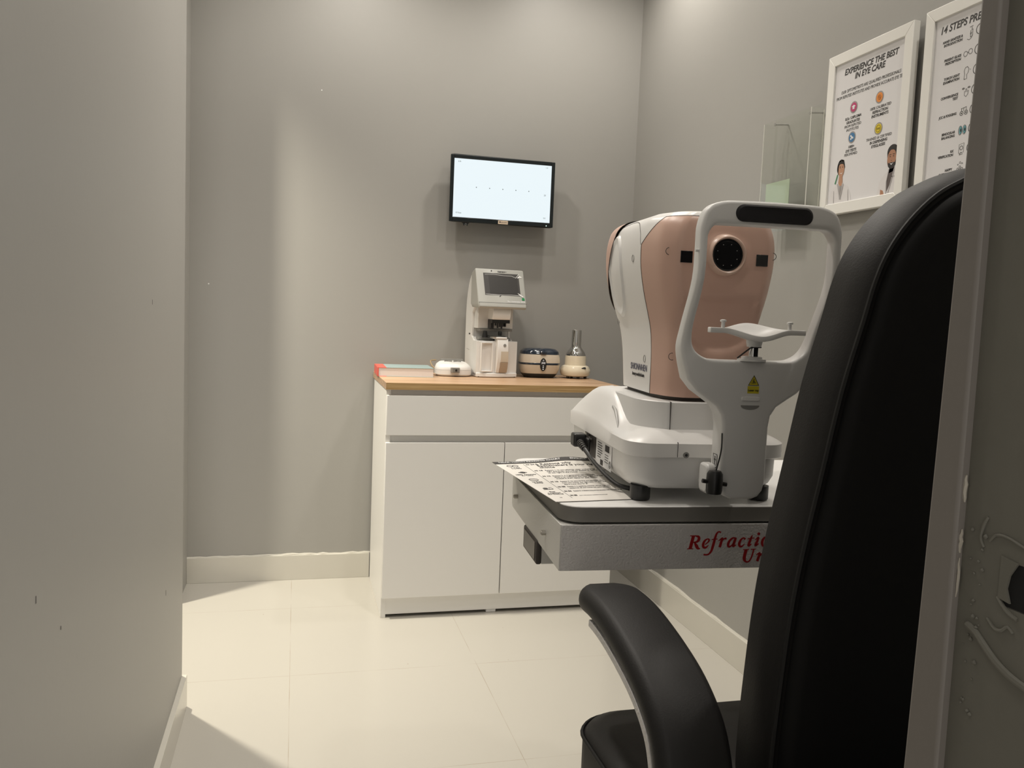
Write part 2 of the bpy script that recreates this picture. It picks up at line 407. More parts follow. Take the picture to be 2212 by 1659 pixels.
for tx_, uu, vv, sz_ in (('6/6', .037, .241, .0095), ('1.0', .408, .243, .008), ('20', .404, .129, .009), ('10 feet', .038, .034, .009), ('0.0', .406, .035, .008)):
    b = B(); ftext(b, tx_, uu, vv, sz_, MT); obj('chart_caption', b, M_chart, scr, world=True)
for i in range(5):
    b = B(); fpoly(b, [(.110 + .056 * i + s * .0018, .144 + t_ * .0018) for s, t_ in ((-1, -1), (1, -1), (1, 1), (-1, 1))], MT); obj('test_letter', b, M_chart, scr, world=True)
MS = basis((TX0, TY, TZ0), (1, 0, 0), (0, 0, 1))
b = B(); fpoly(b, [(.206, .001), (.248, .001), (.248, .0155), (.206, .0155)], MS, t=.0006)
st = obj('sticker', b, mat('cream_sticker', (.62, .50, .38), .5), tv, world=True, label='small cream sticker on the lower bezel')
b = B(); fpoly(b, circle(.003, 12, .214, .009), MS, .0006); ftext(b, 'accure', .231, .006, .009, MS, .0006)
obj('sticker_print', b, M_ink, st, world=True)
b = B(); prism(b, [(.648, TZ0 + .002), (.690, TZ0 + .002), (.679, TZ0 - .006), (.677, TZ0 - .014), (.672, TZ0 - .010), (.667, TZ0 - .010), (.662, TZ0 - .014), (.660, TZ0 - .006)], XZ, TY + .004, TY + .014)
obj('joystick_button', b, M_tvblack, tv, world=True)
b = B(); fring(b, (.070, -.009), .0035, .001, MS, 0); obj('button_ring', b, M_midgrey, tv, world=True)
obj('wall_bracket', bx(.74, .90, TY + .036, YB - .001, 1.56, 1.72), M_black, tv, world=True, bevel=.003)
b = B(); fpoly(b, [(.413, .004), (.416, .004), (.416, .008), (.413, .008)], MS, t=.0006); obj('power_light', b, mat('led_white', (.5, .7, .6), .4, emis=(.6, 1, .8), es=1.5), tv, world=True)

# ------------------------------------------------------------------ posters on the right wall
def art(w, h): return None
XF = XR - .030
def frame(name, label, y1, y0, z0, z1, wd=.029):
    t = thing(name, label, 'framed poster', (XR - .001, (y0 + y1) / 2, z0), group=None)
    for nm, a, c in (('side_rail', y1 - wd, y1), ('side_rail', y0, y0 + wd)):
        b = B()
        hi = (a, c) if nm else None
        if c == y1: pts = [(y1, z0), (y1, z1), (y1 - wd, z1 - wd), (y1 - wd, z0 + wd)]
        else: pts = [(y0, z0), (y0, z1), (y0 + wd, z1 - wd), (y0 + wd, z0 + wd)]
        prism(b, pts, YZ, XF, XF + .018); obj('side_rail', b, M_frame, t, world=True, bevel=.0012)
    b = B(); prism(b, [(y0, z1), (y1, z1), (y1 - wd, z1 - wd), (y0 + wd, z1 - wd)], YZ, XF, XF + .018); obj('top_rail', b, M_frame, t, world=True, bevel=.0012)
    b = B(); prism(b, [(y0, z0), (y1, z0), (y1 - wd, z0 + wd), (y0 + wd, z0 + wd)], YZ, XF, XF + .018); obj('bottom_rail', b, M_frame, t, world=True, bevel=.0012)
    p = obj('poster', bx(XF + .005, XR - .001, y0 + wd - .001, y1 - wd + .001, z0 + wd - .001, z1 - wd + .001), M_posterpaper, t, world=True, smooth=0)
    # u grows towards the camera (-Y), v up; origin at the inner bottom left of the sheet
    return t, p, basis((XF + .005, 0, 0), (0, -1, 0), (0, 0, 1))
t1, p1, MP = frame('framed_poster', 'white-framed poster headed EXPERIENCE THE BEST with two people in white coats', 2.112, 1.780, 1.441, 1.870)
def T(s, y, z, size, **a):
    a['bold'] = a.get('bold', 0) * .55
    q = B(); ftext(q, s, -y, z, size, MP, **a); obj('lettering', q, M_ink, p1, world=True)
T('EXPERIENCE THE BEST', 1.940, 1.808, .0212, shear=.18, bold=.0011, sx=.98)
T('IN EYE CARE', 1.941, 1.789, .0212, shear=.18, bold=.0011, sx=.98)
T('OUR OPTOMETRISTS ARE QUALIFIED PROFESSIONALS', 1.937, 1.760, .0115, shear=.15, sx=.84)
T('FROM REPUTED INSTITUTES AND PROVIDE ACCURATE EYE TESTS', 1.937, 1.747, .0115, shear=.15, sx=.80)
for s, z, bo in (('B.Sc / DIPLOMA', 1.686, .0004), ('GRADUATES', 1.6755, .0004), ('FROM REPUTED', 1.6655, 0), ('INSTITUTES', 1.6555, 0)): T(s, 1.995, z, .0098, shear=.12, bold=bo)
for s, z, bo in (('100% CALIBRATED', 1.690, .0001), ('REFRACTION', 1.680, .0004), ('INSTRUMENTS', 1.670, .0004)): T(s, 1.888, z, .0098, shear=.12, bold=bo)
for s, z, bo in (('1000+', 1.610, .0004), ('EYE TESTS', 1.600, .0004), ('PEROFRMED', 1.5905, 0)): T(s, 1.995, z, .0098, shear=.12, bold=bo)
for s, z, bo in (('TRAINED & CERTIFIED', 1.614, 0), ('IN DISPENSING', 1.604, .0004), ('EYEGLASSES', 1.594, .0004)): T(s, 1.886, z, .0098, shear=.12, bold=bo)
for (y, z, mm) in ((1.995, 1.715, M_dpink), (1.893, 1.717, M_dorange), (1.994, 1.637, M_dblue), (1.889, 1.639, M_dyellow)):
    b = B(); fpoly(b, circle(.0155, 28, -y, z), MP, 0); ic = obj('icon_ring', b, M_ringgrey, p1, world=True)
    b = B(); fpoly(b, circle(.0120, 28, -y, z), MP, .0004); obj('icon_disc', b, mm, ic, world=True)
    b = B()
    if mm is M_dpink:
        fpoly(b, [(-y - .008, z + .002), (-y, z + .006), (-y + .008, z + .002), (-y, z - .002)], MP, .0008); fpoly(b, [(-y - .004, z - .001), (-y + .004, z - .001), (-y + .004, z - .005), (-y - .004, z - .005)], MP, .0008)
    elif mm is M_dblue:
        for q in ((-.004, .004), (.0, 0), (-.003, -.004), (.004, -.002)): fpoly(b, circle(.0028, 10, -y + q[0], z + q[1]), MP, .0008)
    elif mm is M_dorange: fring(b, (-y, z), .0055, .0009, MP, .0008); fring(b, (-y, z), .002, .0009, MP, .0008)
    else: fring(b, (-y, z), .0085, .0007, MP, .0008); fring(b, (-y - .003, z), .002, .0008, MP, .0008); fring(b, (-y + .003, z), .002, .0008, MP, .0008)
    obj('icon_symbol', b, M_white if mm in (M_dpink, M_dblue) else (M_ink if mm is M_dyellow else mat('icon_brown', (.35, .12, .03), .5)), ic, world=True)
# woman (lower left) and man (lower right), flat print
def pic(name, shapes, par=p1):
    for i, (mm, pts, d) in enumerate(shapes):
        pass
def portrait(name, cu, shapes):
    first = None
    for nm, mm, polys, d in shapes:
        b = B()
        for P in polys: fpoly(b, [(cu + x, z) for x, z in P], MP, d)
        o = obj(nm, b, mm, p1, world=True)
W = -2.031
def EL(cx, cz, rx, rz, n=26): return circle(rx, n, cx, cz, rz)
portrait('woman', W, [
 ('hair', M_hair, [EL(-.001, 1.5640, .0162, .0215), [(-.0165, 1.563), (-.009, 1.583), (.010, 1.583), (.0165, 1.563), (.013, 1.556), (-.0145, 1.553)]], .0002),
 ('printed_coat', M_coat, [[(-.0375, 1.4705), (-.0375, 1.500), (-.030, 1.513), (-.010, 1.522), (.010, 1.522), (.034, 1.510), (.046, 1.490), (.052, 1.4705)]], .0003),
 ('face', M_skin2, [EL(.002, 1.5585, .0125, .0205), ], .0007),
 ('neck', M_skin2, [[(-.006, 1.541), (.008, 1.541), (.010, 1.524), (.004, 1.505), (-.008, 1.524)]], .0005),
 ('hairline', M_hair, [[(-.013, 1.562), (-.010, 1.577), (0, 1.5815), (.012, 1.578), (.0145, 1.565), (.009, 1.572), (-.002, 1.574), (-.009, 1.570)]], .0009),
 ('facial_features', M_hair, [EL(-.003, 1.5635, .0022, .0009, 8), EL(.008, 1.5635, .0022, .0009, 8), [(-.006, 1.567), (0, 1.5675), (0, 1.5668), (-.006, 1.566)], [(.005, 1.5675), (.011, 1.567), (.011, 1.566), (.005, 1.5668)]], .0009),
 ('smile', M_white, [[(-.003, 1.5500), (.0035, 1.5485), (.009, 1.5505), (.0035, 1.5462)]], .0009),
 ('inner_top', M_ringgrey, [[(-.003, 1.515), (.008, 1.515), (.005, 1.480)]], .0010),
 ('coat_fold', M_coatsh, [[(-.012, 1.521), (-.008, 1.522), (.004, 1.485), (.002, 1.478)], [(.012, 1.522), (.016, 1.519), (.006, 1.478), (.004, 1.480)], [(-.026, 1.505), (-.025, 1.505), (-.022, 1.472), (-.024, 1.472)], [(.036, 1.502), (.037, 1.501), (.040, 1.472), (.038, 1.472)]], .0012),
 ('green_ribbon', M_green, [[(-.014, 1.546), (-.010, 1.548), (-.020, 1.522), (-.023, 1.523)]], .0012),
])
Mn = -1.828
portrait('man', Mn, [
 ('hair', M_hair, [EL(0, 1.572, .0195, .0175), [(-.0195, 1.572), (.0195, 1.572), (.0175, 1.556), (-.0175, 1.554)]], .0002),
 ('printed_coat', M_coat, [[(-.050, 1.4705), (-.040, 1.505), (-.026, 1.519), (-.006, 1.528), (.010, 1.530), (.022, 1.522), (.0215, 1.4705)]], .0003),
 ('shirt', M_shirt, [[(-.010, 1.530), (.010, 1.534), (.002, 1.500), (-.012, 1.476), (-.014, 1.505)]], .0005),
 ('face', M_skin, [EL(-.001, 1.554, .0165, .0235)], .0007),
 ('neck', M_skin, [[(-.007, 1.532), (.010, 1.532), (.009, 1.524), (-.008, 1.520)]], .0005),
 ('folded_arm', M_skin, [[(-.036, 1.484), (-.026, 1.480), (-.022, 1.471), (-.036, 1.4705)]], .0006),
 ('ear', M_skin, [EL(.0178, 1.557, .0028, .005, 10)], .0005),
 ('beard', M_hair, [[(-.0165, 1.552), (-.0135, 1.545), (-.001, 1.546), (.011, 1.545), (.0155, 1.554), (.013, 1.539), (.005, 1.5305), (-.006, 1.5305), (-.013, 1.537)], [(-.0165, 1.560), (-.014, 1.574), (-.004, 1.577), (.010, 1.5755), (.0145, 1.560), (.017, 1.572), (.010, 1.585), (-.010, 1.585), (-.018, 1.574)]], .0008),
 ('facial_features', M_hair, [EL(-.007, 1.5605, .0025, .001, 8), EL(.005, 1.5605, .0025, .001, 8), [(-.011, 1.5655), (-.004, 1.566), (-.004, 1.5648), (-.011, 1.5642)], [(.002, 1.566), (.009, 1.5655), (.009, 1.5642), (.002, 1.5648)], [(-.003, 1.551), (0, 1.5505), (0, 1.550), (-.003, 1.550)]], .0010),
 ('smile', M_white, [[(-.007, 1.5445), (-.001, 1.5425), (.006, 1.5445), (-.001, 1.5395)]], .0011),
 ('coat_fold', M_coatsh, [[(-.010, 1.530), (-.007, 1.530), (-.014, 1.500), (-.013, 1.4705), (-.015, 1.4705), (-.0165, 1.500)], [(.010, 1.530), (.012, 1.528), (.003, 1.498), (-.006, 1.472), (-.008, 1.472), (.001, 1.500)], [(.004, 1.5115), (.013, 1.5125), (.013, 1.5105), (.004, 1.5095)]], .0012),
])
t2, p2, MP2 = frame('framed_poster', 'white-framed poster headed 14 STEPS, partly hidden behind the door frame', 1.740, 1.408, 1.441, 1.872)
k = B()
def T2(s, y, z, size, al='RIGHT', **a):
    a['bold'] = a.get('bold', 0) * .7
    q = B(); ftext(q, s, -y, z, size, MP2, align=al, **a); obj('lettering', q, M_ink, p2, world=True)
def icon():
    global k
    if len(k.verts): obj('printed_icon', k, M_ink, p2, world=True)
    k = B()
T2('14 STEPS PRECISION', 1.696, 1.809, .0225, al='LEFT', shear=.18, bold=.0007, sx=.93)
T2('EYE TEST', 1.64, 1.90, .001) if False else None
rows = [('HAND SANITIZE &', 'INTRODUCTION', 1.784), ('PRESENT GLASS', 'PRESCRIPTION', 1.742), ('TORCH LIGHT', 'EXAMINATION', 1.700), ('CONVERGENCE', 'TEST', 1.658), ('JCC & FOGGING', '', 1.616), ('BINOCULAR', 'BALANCING', 1.576), ('RX', 'VERIFICATION', 1.534), ('HAPPY', 'CUSTOMERS', 1.494)]
for i, (a, c, z) in enumerate(rows):
    T2(a, 1.626, z + .0015, .0078, shear=.12, bold=.0003, sx=.92)
    if c: T2(c, 1.626, z - .0065, .0078, shear=.12, bold=.0003, sx=.92)
    if i < 7:
        T2(str(2 * i + 1), 1.5765, z + .0005, .0125, al='CENTER', bold=.0003)
        icon(); fring(k, (-1.5765, z + .0045), .0105, .0014, MP2); icon()
def sk(P, wd=.0009): fstroke(k, [(-y, z) for y, z in P], wd, MP2)
# soap pump over a hand
sk([(1.612, 1.776), (1.606, 1.773), (1.600, 1.776), (1.597, 1.782)]); sk([(1.603, 1.778), (1.603, 1.792), (1.597, 1.794), (1.597, 1.780), (1.603, 1.778)])
sk([(1.600, 1.793), (1.600, 1.799)]); sk([(1.606, 1.800), (1.597, 1.801)]); fring(k, (-1.602, 1.786), .002, .0008, MP2, n=12)
icon()
# spectacles
fring(k, (-1.613, 1.745), .0055, .0009, MP2, n=18); fring(k, (-1.599, 1.747), .0055, .0009, MP2, n=18); sk([(1.6075, 1.746), (1.6045, 1.747)])
icon()
# head profile
sk([(1.612, 1.690), (1.611, 1.702), (1.613, 1.708), (1.610, 1.715), (1.604, 1.716), (1.600, 1.711), (1.601, 1.703), (1.605, 1.699), (1.604, 1.690), (1.612, 1.690)]); sk([(1.597, 1.708), (1.594, 1.708)], .0006)
icon()
# hand with two eyes
sk([(1.607, 1.664), (1.607, 1.655), (1.602, 1.651), (1.597, 1.656), (1.596, 1.664), (1.600, 1.661), (1.601, 1.668), (1.604, 1.668), (1.604, 1.661)])
for y in (1.611, 1.595): fring(k, (-y, 1.670), .0035, .0008, MP2, n=14, ry=.0016); fpoly(k, circle(.001, 8, -y, 1.670), MP2)
icon()
# trial frame
sk([(1.613, 1.627), (1.597, 1.629)]); sk([(1.605, 1.628), (1.605, 1.621)])
for y in (1.611, 1.598): fring(k, (-y, 1.617), .0045, .0012, MP2, n=16); fpoly(k, circle(.0018, 8, -y, 1.617), MP2); sk([(y, 1.621), (y, 1.628)])
icon()
# two eyes outlines
for y in (1.6105, 1.5985): fring(k, (-y, 1.580), .0050, .0009, MP2, n=20, ry=.0098)
icon()
# portrait card
sk([(1.610, 1.530), (1.610, 1.549), (1.596, 1.551), (1.596, 1.531), (1.610, 1.530)], .0007); fring(k, (-1.603, 1.541), .0042, .0011, MP2, n=16); sk([(1.608, 1.5265), (1.603, 1.532), (1.598, 1.5275), (1.608, 1.5265)])
icon()
# group of people and stars
for y, z in ((1.603, 1.500), (1.609, 1.496), (1.597, 1.496)):
    fring(k, (-y, z), .0024, .0009, MP2, n=12); sk([(y + .003, z - .009), (y + .002, z - .004), (y - .002, z - .004), (y - .003, z - .009), (y + .003, z - .009)])
for y, z, r in ((1.603, 1.509, .0025), (1.609, 1.5055, .0016), (1.597, 1.507, .0016)): fring(k, (-y, z), r, .0007, MP2, n=5)
icon()
b = B()
for y in (1.6105, 1.5985): fpoly(b, circle(.0040, 16, -y + .001, 1.580, .0085), MP2, .0003)
o = obj('printed_eyes', b, M_teal, p2, world=True)
b = B()
for y in (1.6105, 1.5985): fpoly(b, circle(.0018, 10, -y + .002, 1.580, .0035), MP2, .0007)
obj('pupils', b, M_ink, p2, world=True)

# ------------------------------------------------------------------ clear wall pocket
ah = thing('acrylic_wall_pocket', 'clear acrylic leaflet pocket screwed to right wall beside the poster', 'leaflet holder', (1.43, 2.25, 1.42))
AX = 1.405
obj('back_sheet', bx(AX + .012, AX + .014, 2.135, 2.385, 1.42, 1.758), M_acrylic, ah, world=True, smooth=0)
obj('front_sheet', bx(AX - .032, AX - .030, 2.13, 2.375, 1.42, 1.742), M_acrylic, ah, world=True, smooth=0)
obj('side_sheet', bx(AX - .030, AX + .012, 2.130, 2.133, 1.42, 1.742), M_acrylic, ah, world=True, smooth=0)
obj('side_sheet', bx(AX - .030, AX + .012, 2.370, 2.373, 1.42, 1.742), M_acrylic, ah, world=True, smooth=0)
obj('bottom_sheet', bx(AX - .030, AX + .012, 2.133, 2.370, 1.42, 1.423), M_acrylic, ah, world=True, smooth=0)
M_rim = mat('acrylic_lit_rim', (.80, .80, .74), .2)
for (x, y) in ((AX - .031, 2.1305), (AX + .013, 2.1355), (AX - .031, 2.3745)):
    obj('polished_edge', bx(x - .0008, x + .0008, y - .0008, y + .0008, 1.42, 1.742), M_rim, ah, world=True, smooth=0)
for y, z in ((2.345, 1.738), (2.165, 1.735)):
    s = B(); cyl(s, (AX - .012, y, z), (XR - .001, y, z + .004), .0028, 12); cyl(s, (AX - .014, y, z), (AX - .012, y, z), .0048, 12); obj('screw', s, M_chrome, ah, world=True)
lf = obj('leaflet', bx(AX - .026, AX - .0245, 2.225, 2.352, 1.4235, 1.560), M_greenrefl, None, smooth=0)  # pale green slab added in place of a reflection inside the pocket
tag(lf, 'pale green slab standing in for a reflection inside the clear acrylic wall pocket', 'reflection slab')

# ------------------------------------------------------------------ small things on the counter
# book
bk = thing('book', 'thick white-paged book with blue cover and red spine on countertop', 'book', (.412, 3.36, ZT), math.radians(-1.5))
b = B(); box(b, -.096, .117, -.055, .14, .0015, .0335); obj('page_block', b, mat('page_edges', (.74, .69, .67), .6, bump=.2, bscale=500), bk)
b = B(); box(b, -.066, .119, -.057, .142, .0335, .0355); box(b, -.066, .119, -.057, .142, 0, .0015); obj('cover', b, M_bookblue, bk, bevel=.0005)
b = B(); box(b, -.099, -.066, -.057, .142, .0335, .0357); box(b, -.099, -.066, -.057, .142, 0, .0016); box(b, -.1012, -.0965, -.057, .142, 0, .0357); obj('spine', b, M_bookred, bk, bevel=.0008)

# pupillometer
pu = thing('pupillometer', 'low pale grey handheld pupillometer lying between book and lens meter', 'pupil meter', (.625, 3.40, ZT), math.radians(-2))
def lo(sc, z, fy=.055, ry=.075, hx=.074):
    P = []
    n = 40
    for i in range(n):
        a = 2 * PI * i / n
        c, s = math.cos(a), math.sin(a)
        y = (fy if s < 0 else ry) * math.copysign(abs(s) ** .75, s)
        x = hx * math.copysign(abs(c) ** .6, c)
        P.append((x * sc, y * sc + .01, z))
    return P
b = B(); loft(b, [lo(.90, .002), lo(1, .008), lo(1.0, .026)]); obj('lower_shell', b, M_plastic2, pu)
b = B(); L = [lo(1.0, .0265), lo(.99, .034)]
def tilt(P, k0): return [(x, y, z + max(0, y) * k0) for x, y, z in P]
L += [tilt(lo(.92, .042), .12), tilt(lo(.80, .048), .16), tilt(lo(.60, .050), .18)]
loft(b, L); obj('upper_shell', b, M_plastic2, pu)
b = B(); prism(b, rr(.018, .0105, .002, 3, 0, .027), XZ, -.060, -.030); h = obj('front_window_housing', b, M_midgrey, pu, bevel=.001, label='grey window block with round lens')
b = B(); prism(b, rr(.012, .0075, .001, 3, .002, .027), XZ, -.0612, -.0595); obj('window', b, mat('dull_window', (.18, .18, .17), .2), h)
b = B(); cyl(b, (.003, -.0605, .027), (.003, -.0630, .027), .0042, 16); obj('sight_lens', b, M_lens, h)
b = B(); box(b, -.045, .048, .060, .070, .056, .0660); obj('forehead_slot', b, M_midgrey, pu, bevel=.001)
b = B()
for x in (-.018, .020): prism(b, [(x - .016, .030), (x, .050), (x + .016, .030), (x, .036)], XY, .052, .0620)
obj('nose_rest', b, M_midgrey, pu)
b = B(); tube(b, spline([(-.070, .03, .025), (-.083, .05, .040), (-.083, .085, .055), (-.060, .095, .058)], 5), .0022, 8); obj('wrist_strap', b, mat('tan_cord', (.35, .25, .13), .6), pu)

# lens meter
lm = thing('lens_meter', 'tall white digital lens meter with tilted grey display on countertop', 'lens meter', (.800, 3.372, ZT), math.radians(6))
side = [(.055, .0), (.165, .0), (.172, .10), (.172, .26), (.160, .34), (.135, .395), (.098, .430), (.060, .442), (.045, .300), (.060, .285), (.085, .262), (.085, .165), (.055, .150)]
sp_ = side[:2] + [(p.x, p.y) for p in spline([(u, v) for u, v in side[1:8]], 5)][1:] + side[8:]
for nm, (a, c) in (('side_panel', (-.086, -.076)), ('side_panel', (.073, .083))):
    b = B(); prism(b, sp_, YZ, a, c); obj(nm, b, M_plastic, lm, bevel=.0015)
b = B(); prism(b, [(u + (.003 if u < .12 else -.003), v + (.003 if v < .1 else -.003)) for u, v in sp_], YZ, -.0765, .0735); obj('column', b, M_plastic2, lm)
b = B(); L = []
def lowl(z, s=1, e=0):
    P = [( .088 * s, .06), (.088 * s, .005 - e)]
    for i in range(1, 12):
        t = i / 12; P.append((.088 * s * (1 - 2 * t), .005 - e - (.012 + e) * math.sin(PI * t)))
    P += [(-.088 * s, .005 - e), (-.088 * s, .06)]
    return [(x, y, z) for x, y in P]
loft(b, [lowl(.006), lowl(.148)]); obj('lower_housing', b, M_plastic2, lm, bevel=.001)
b = B(); loft(b, [lowl(.002, 1.0, .006), lowl(.018, 1.0, .006)]); obj('base_lip', b, M_plastic, lm, bevel=.002)
b = B(); box(b, -.080, .080, -.004, .15, 0, .004); obj('base_pad', b, M_black, lm)
b = B(); framebox(b, -.074, -.022, .024, .142, .004, .006, .003, .003, -.0135, -.002); obj('door_rim', b, M_plastic, lm, bevel=.001)
# curved centre cover
cc = [(-.018, .15), (-.022, .10), (-.020, .06), (-.010, .02), (-.004, .018), (.02, .018), (.02, .158), (-.014, .158)]
ys = [(-.030, .150), (-.034, .115), (-.033, .080), (-.027, .045), (-.018, .020), (.01, .020), (.01, .158), (-.026, .158)]
b = B(); prism(b, ys, YZ, -.010, .036); cc_o = obj('centre_cover', b, M_plastic, lm, bevel=.0015)
b = B(); prism(b, [(-.0342, .108), (-.0345, .080), (-.0325, .065), (-.020, .066), (-.020, .108)], YZ, .005, .0365); obj('beige_insert', b, M_ivory, cc_o)
b = B(); prism(b, [(-.0330, .064), (-.0285, .042), (-.0195, .0205), (-.010, .021), (-.010, .064)], YZ, .003, .0365); obj('tan_insert', b, M_tan, cc_o)
b = B(); cyl(b, (.020, -.030, .133), (.020, -.0345, .133), .0060, 18); obj('round_button', b, M_midgrey, cc_o)
b = B(); box(b, -.014, .030, -.030, .03, .158, .166); box(b, -.022, .020, -.012, .04, .158, .170); obj('lens_shelf', b, M_plastic, lm, bevel=.002)
b = B(); box(b, -.070, .070, .040, .075, .150, .162); box(b, -.070, .072, .030, .078, .188, .197); obj('shelf_rail', b, M_midgrey, lm, bevel=.001)
b = B(); prism(b, [(-.026, -.018), (.028, -.018), (.040, .045), (-.034, .045)], XY, .166, .1705); obj('lens_table', b, mat('dark_grey_plate', (.07, .07, .065), .4), lm, bevel=.001)
b = B(); lathe(b, [(.0075, .170), (.0078, .184), (.006, .188), (.0005, .189)], 16, (.012, .01, 0)); obj('lens_support', b, M_black, lm)
b = B(); lathe(b, [(.0125, .162), (.0095, .178), (.0070, .188)], 18, (-.048, .025, 0)); obj('marking_cone', b, M_black, lm)
# nozzle cover
nz = [(-.022, .236), (-.030, .255), (-.030, .275), (-.018, .295), (.06, .300), (.06, .236)]
b = B(); prism(b, nz, YZ, -.034, .044); nzo = obj('nozzle_cover', b, M_plastic, lm, bevel=.004, seg=3)
b = B(); box(b, -.033, .043, -.018, .05, .222, .236)
for x, l in ((-.012, .02), (-.003, .030), (.006, .026), (.014, .032), (.022, .024)): cyl(b, (x, 0, .224), (x, 0, .226 - l + .006), .0036, 10)
box(b, .026, .031, -.008, .01, .208, .222); box(b, -.033, -.020, -.002, .05, .200, .222)
obj('lens_clamp', b, M_black, nzo)
b = B(); box(b, -.076, .076, .036, .10, .198, .300); obj('column_front', b, M_plastic2, lm, bevel=.002)
# display head
hd = [(-.052, .288), (-.046, .280), (.045, .284), (.060, .300), (.062, .425), (.022, .4405), (.012, .4395), (-.047, .303)]
b = B()
L = []
for x, ins in ((-.103, .006), (-.099, .0), (.099, .0), (.103, .006)):
    L.append([(x, u + (ins if u < 0 else -ins * .5), v + (ins if v < .30 else -ins * .6)) for u, v in hd])
loft(b, L); hdo = obj('display_head', b, mat('satin_grey_plastic', (.42, .42, .39), .3), lm, bevel=.002)
nrm = Vector((0, .059, .1365)).normalized()
MD = basis((0, -.047, .303), (1, 0, 0), nrm)
b = B(); fpoly(b, [(-.072, .034), (.080, .034), (.080, .131), (-.072, .131)], MD, -.0004, .0009); lcd = obj('display', b, mat('screen_surround', (.04, .037, .034), .4, bump=.08, bscale=60), hdo, label='dark switched-off display under wrinkled film')
b = B(); fpoly(b, [(-.050, .041), (.072, .041), (.072, .118), (-.050, .118)], MD, .0005, .0006); obj('display_glass', b, M_lcd, lcd)
b = B()
random.seed(3)
fstroke(b, [(-.066, .124, .001), (-.03, .1255, .0012), (.02, .1215, .001), (.05, .121, .0012), (.068, .113, .001)], 0, MD, .0012)
fstroke(b, [(-.070, .037, .001), (-.04, .0365, .0016), (.01, .0355, .001), (.04, .037, .0014), (.074, .036, .001)], 0, MD, .0012)
fstroke(b, [(.066, .113, .0016), (.082, .132, .0022)], 0, MD, .0012)
fstroke(b, [(.068, .046, .001), (.078, .038, .006), (.090, .030, .005)], 0, MD, .0012)
fstroke(b, [(.074, .114, .004), (.084, .120, .008), (.092, .117, .004)], 0, MD, .0012)
obj('crease_highlight', b, mat('film_highlight', (.75, .75, .73), .12, coat=.5), lcd)  # pale strokes paint the highlights along the film creases
b = B(); fpoly(b, [(.084, .015), (.095, .015), (.095, .024), (.093, .026), (.084, .026)], MD, .0006, .0006); obj('green_tab', b, M_green, lcd, label='small green pull tab')
b = B(); ftext(b, 'nenso~', .010, .135, .013, MD, .0003, bold=.0003); obj('brand_print', b, M_ink, hdo)
b = B(); fpoly(b, [(-.038, .136), (-.033, .139), (-.033, .144), (-.038, .144)], MD, .0003); obj('logo_print', b, M_ink, hdo)
b = B(); fpoly(b, [(-.012, .026), (-.004, .032), (-.004, .036), (-.012, .030)], MD, .0003); obj('bezel_mark', b, M_ink, hdo)
b = B(); fpoly(b, [(-.103, .0), (.103, .0), (.103, .0015), (-.103, .0015)], MD, -.0002); obj('head_seam', b, M_ink, hdo)
b = B(); ftext(b, 'Fix a Lensmeter-3010', .058, .006, .0085, MD, .0003, bold=.0002); obj('model_print', b, M_white, hdo, label='white print under the display')
b = B(); MSd = basis((-.0862, .11, 0), (0, -1, 0), (0, 0, 1))
fpoly(b, [(-.012, .170), (.006, .170), (.006, .176), (-.012, .176)], MSd); obj('side_mark', b, M_ink, lm)
b = B(); fstroke(b, [(-.035, .110), (.002, .106)], .0008, MSd); obj('panel_gap', b, M_ink, lm)

# ultrasonic cleaner
us = thing('ultrasonic_cleaner', 'oval cream and navy ultrasonic cleaner with display window on countertop', 'ultrasonic cleaner', (.996, 3.43, ZT), math.radians(-4))
def se(hx, hy, z, p=.62, n=44):
    z *= 1.2
    return [(hx * math.copysign(abs(math.cos(2 * PI * i / n)) ** p, math.cos(2 * PI * i / n)), hy * math.copysign(abs(math.sin(2 * PI * i / n)) ** p, math.sin(2 * PI * i / n)), z) for i in range(n)]
b = B(); loft(b, [se(.060, .045, .0), se(.070, .053, .008), se(.076, .058, .0155)]); obj('foot_ring', b, M_black, us)
b = B(); loft(b, [se(.076, .058, .0156), se(.083, .064, .030), se(.086, .067, .046)]); obj('lower_body', b, M_ivory, us)
b = B(); loft(b, [se(.0865, .0675, .046), se(.0868, .0678, .053)]); obj('belt', b, M_navy, us, bevel=.001)
b = B(); loft(b, [se(.086, .067, .053), se(.085, .066, .070), se(.081, .062, .082)]); obj('upper_body', b, M_ivory, us)
b = B(); loft(b, [se(.0815, .0625, .0822), se(.079, .060, .092), se(.066, .050, .1005), se(.040, .03, .1035), se(.01, .01, .104)])
lid = obj('lid', b, M_navy, us)
b = B(); loft(b, [se(.013, .012, .083), se(.015, .013, .090), se(.012, .010, .094)]); bmesh.ops.translate(b, verts=b.verts, vec=(.004, -.057, 0)); obj('lid_latch', b, M_navy, lid)
MU = basis((0, -.0672, .010), (1, 0, 0), (0, 0, 1))
b = B(); fpoly(b, circle(.0135, 30, .004, .047, .027), MU, 0, .0022); dp = obj('control_oval', b, M_black, us)
b = B(); ftext(b, '300', .004, .050, .012, MU, .0022)
for z in (.042, .035, .028): fpoly(b, EL(.004, z, .0032, .0015, 10), MU, .0023)
fring(b, (.004, .065), .0025, .0008, MU, .0023, 10)
obj('control_print', b, mat('display_white', (.7, .7, .7), .5, emis=(.9, .95, 1), es=.3), dp)

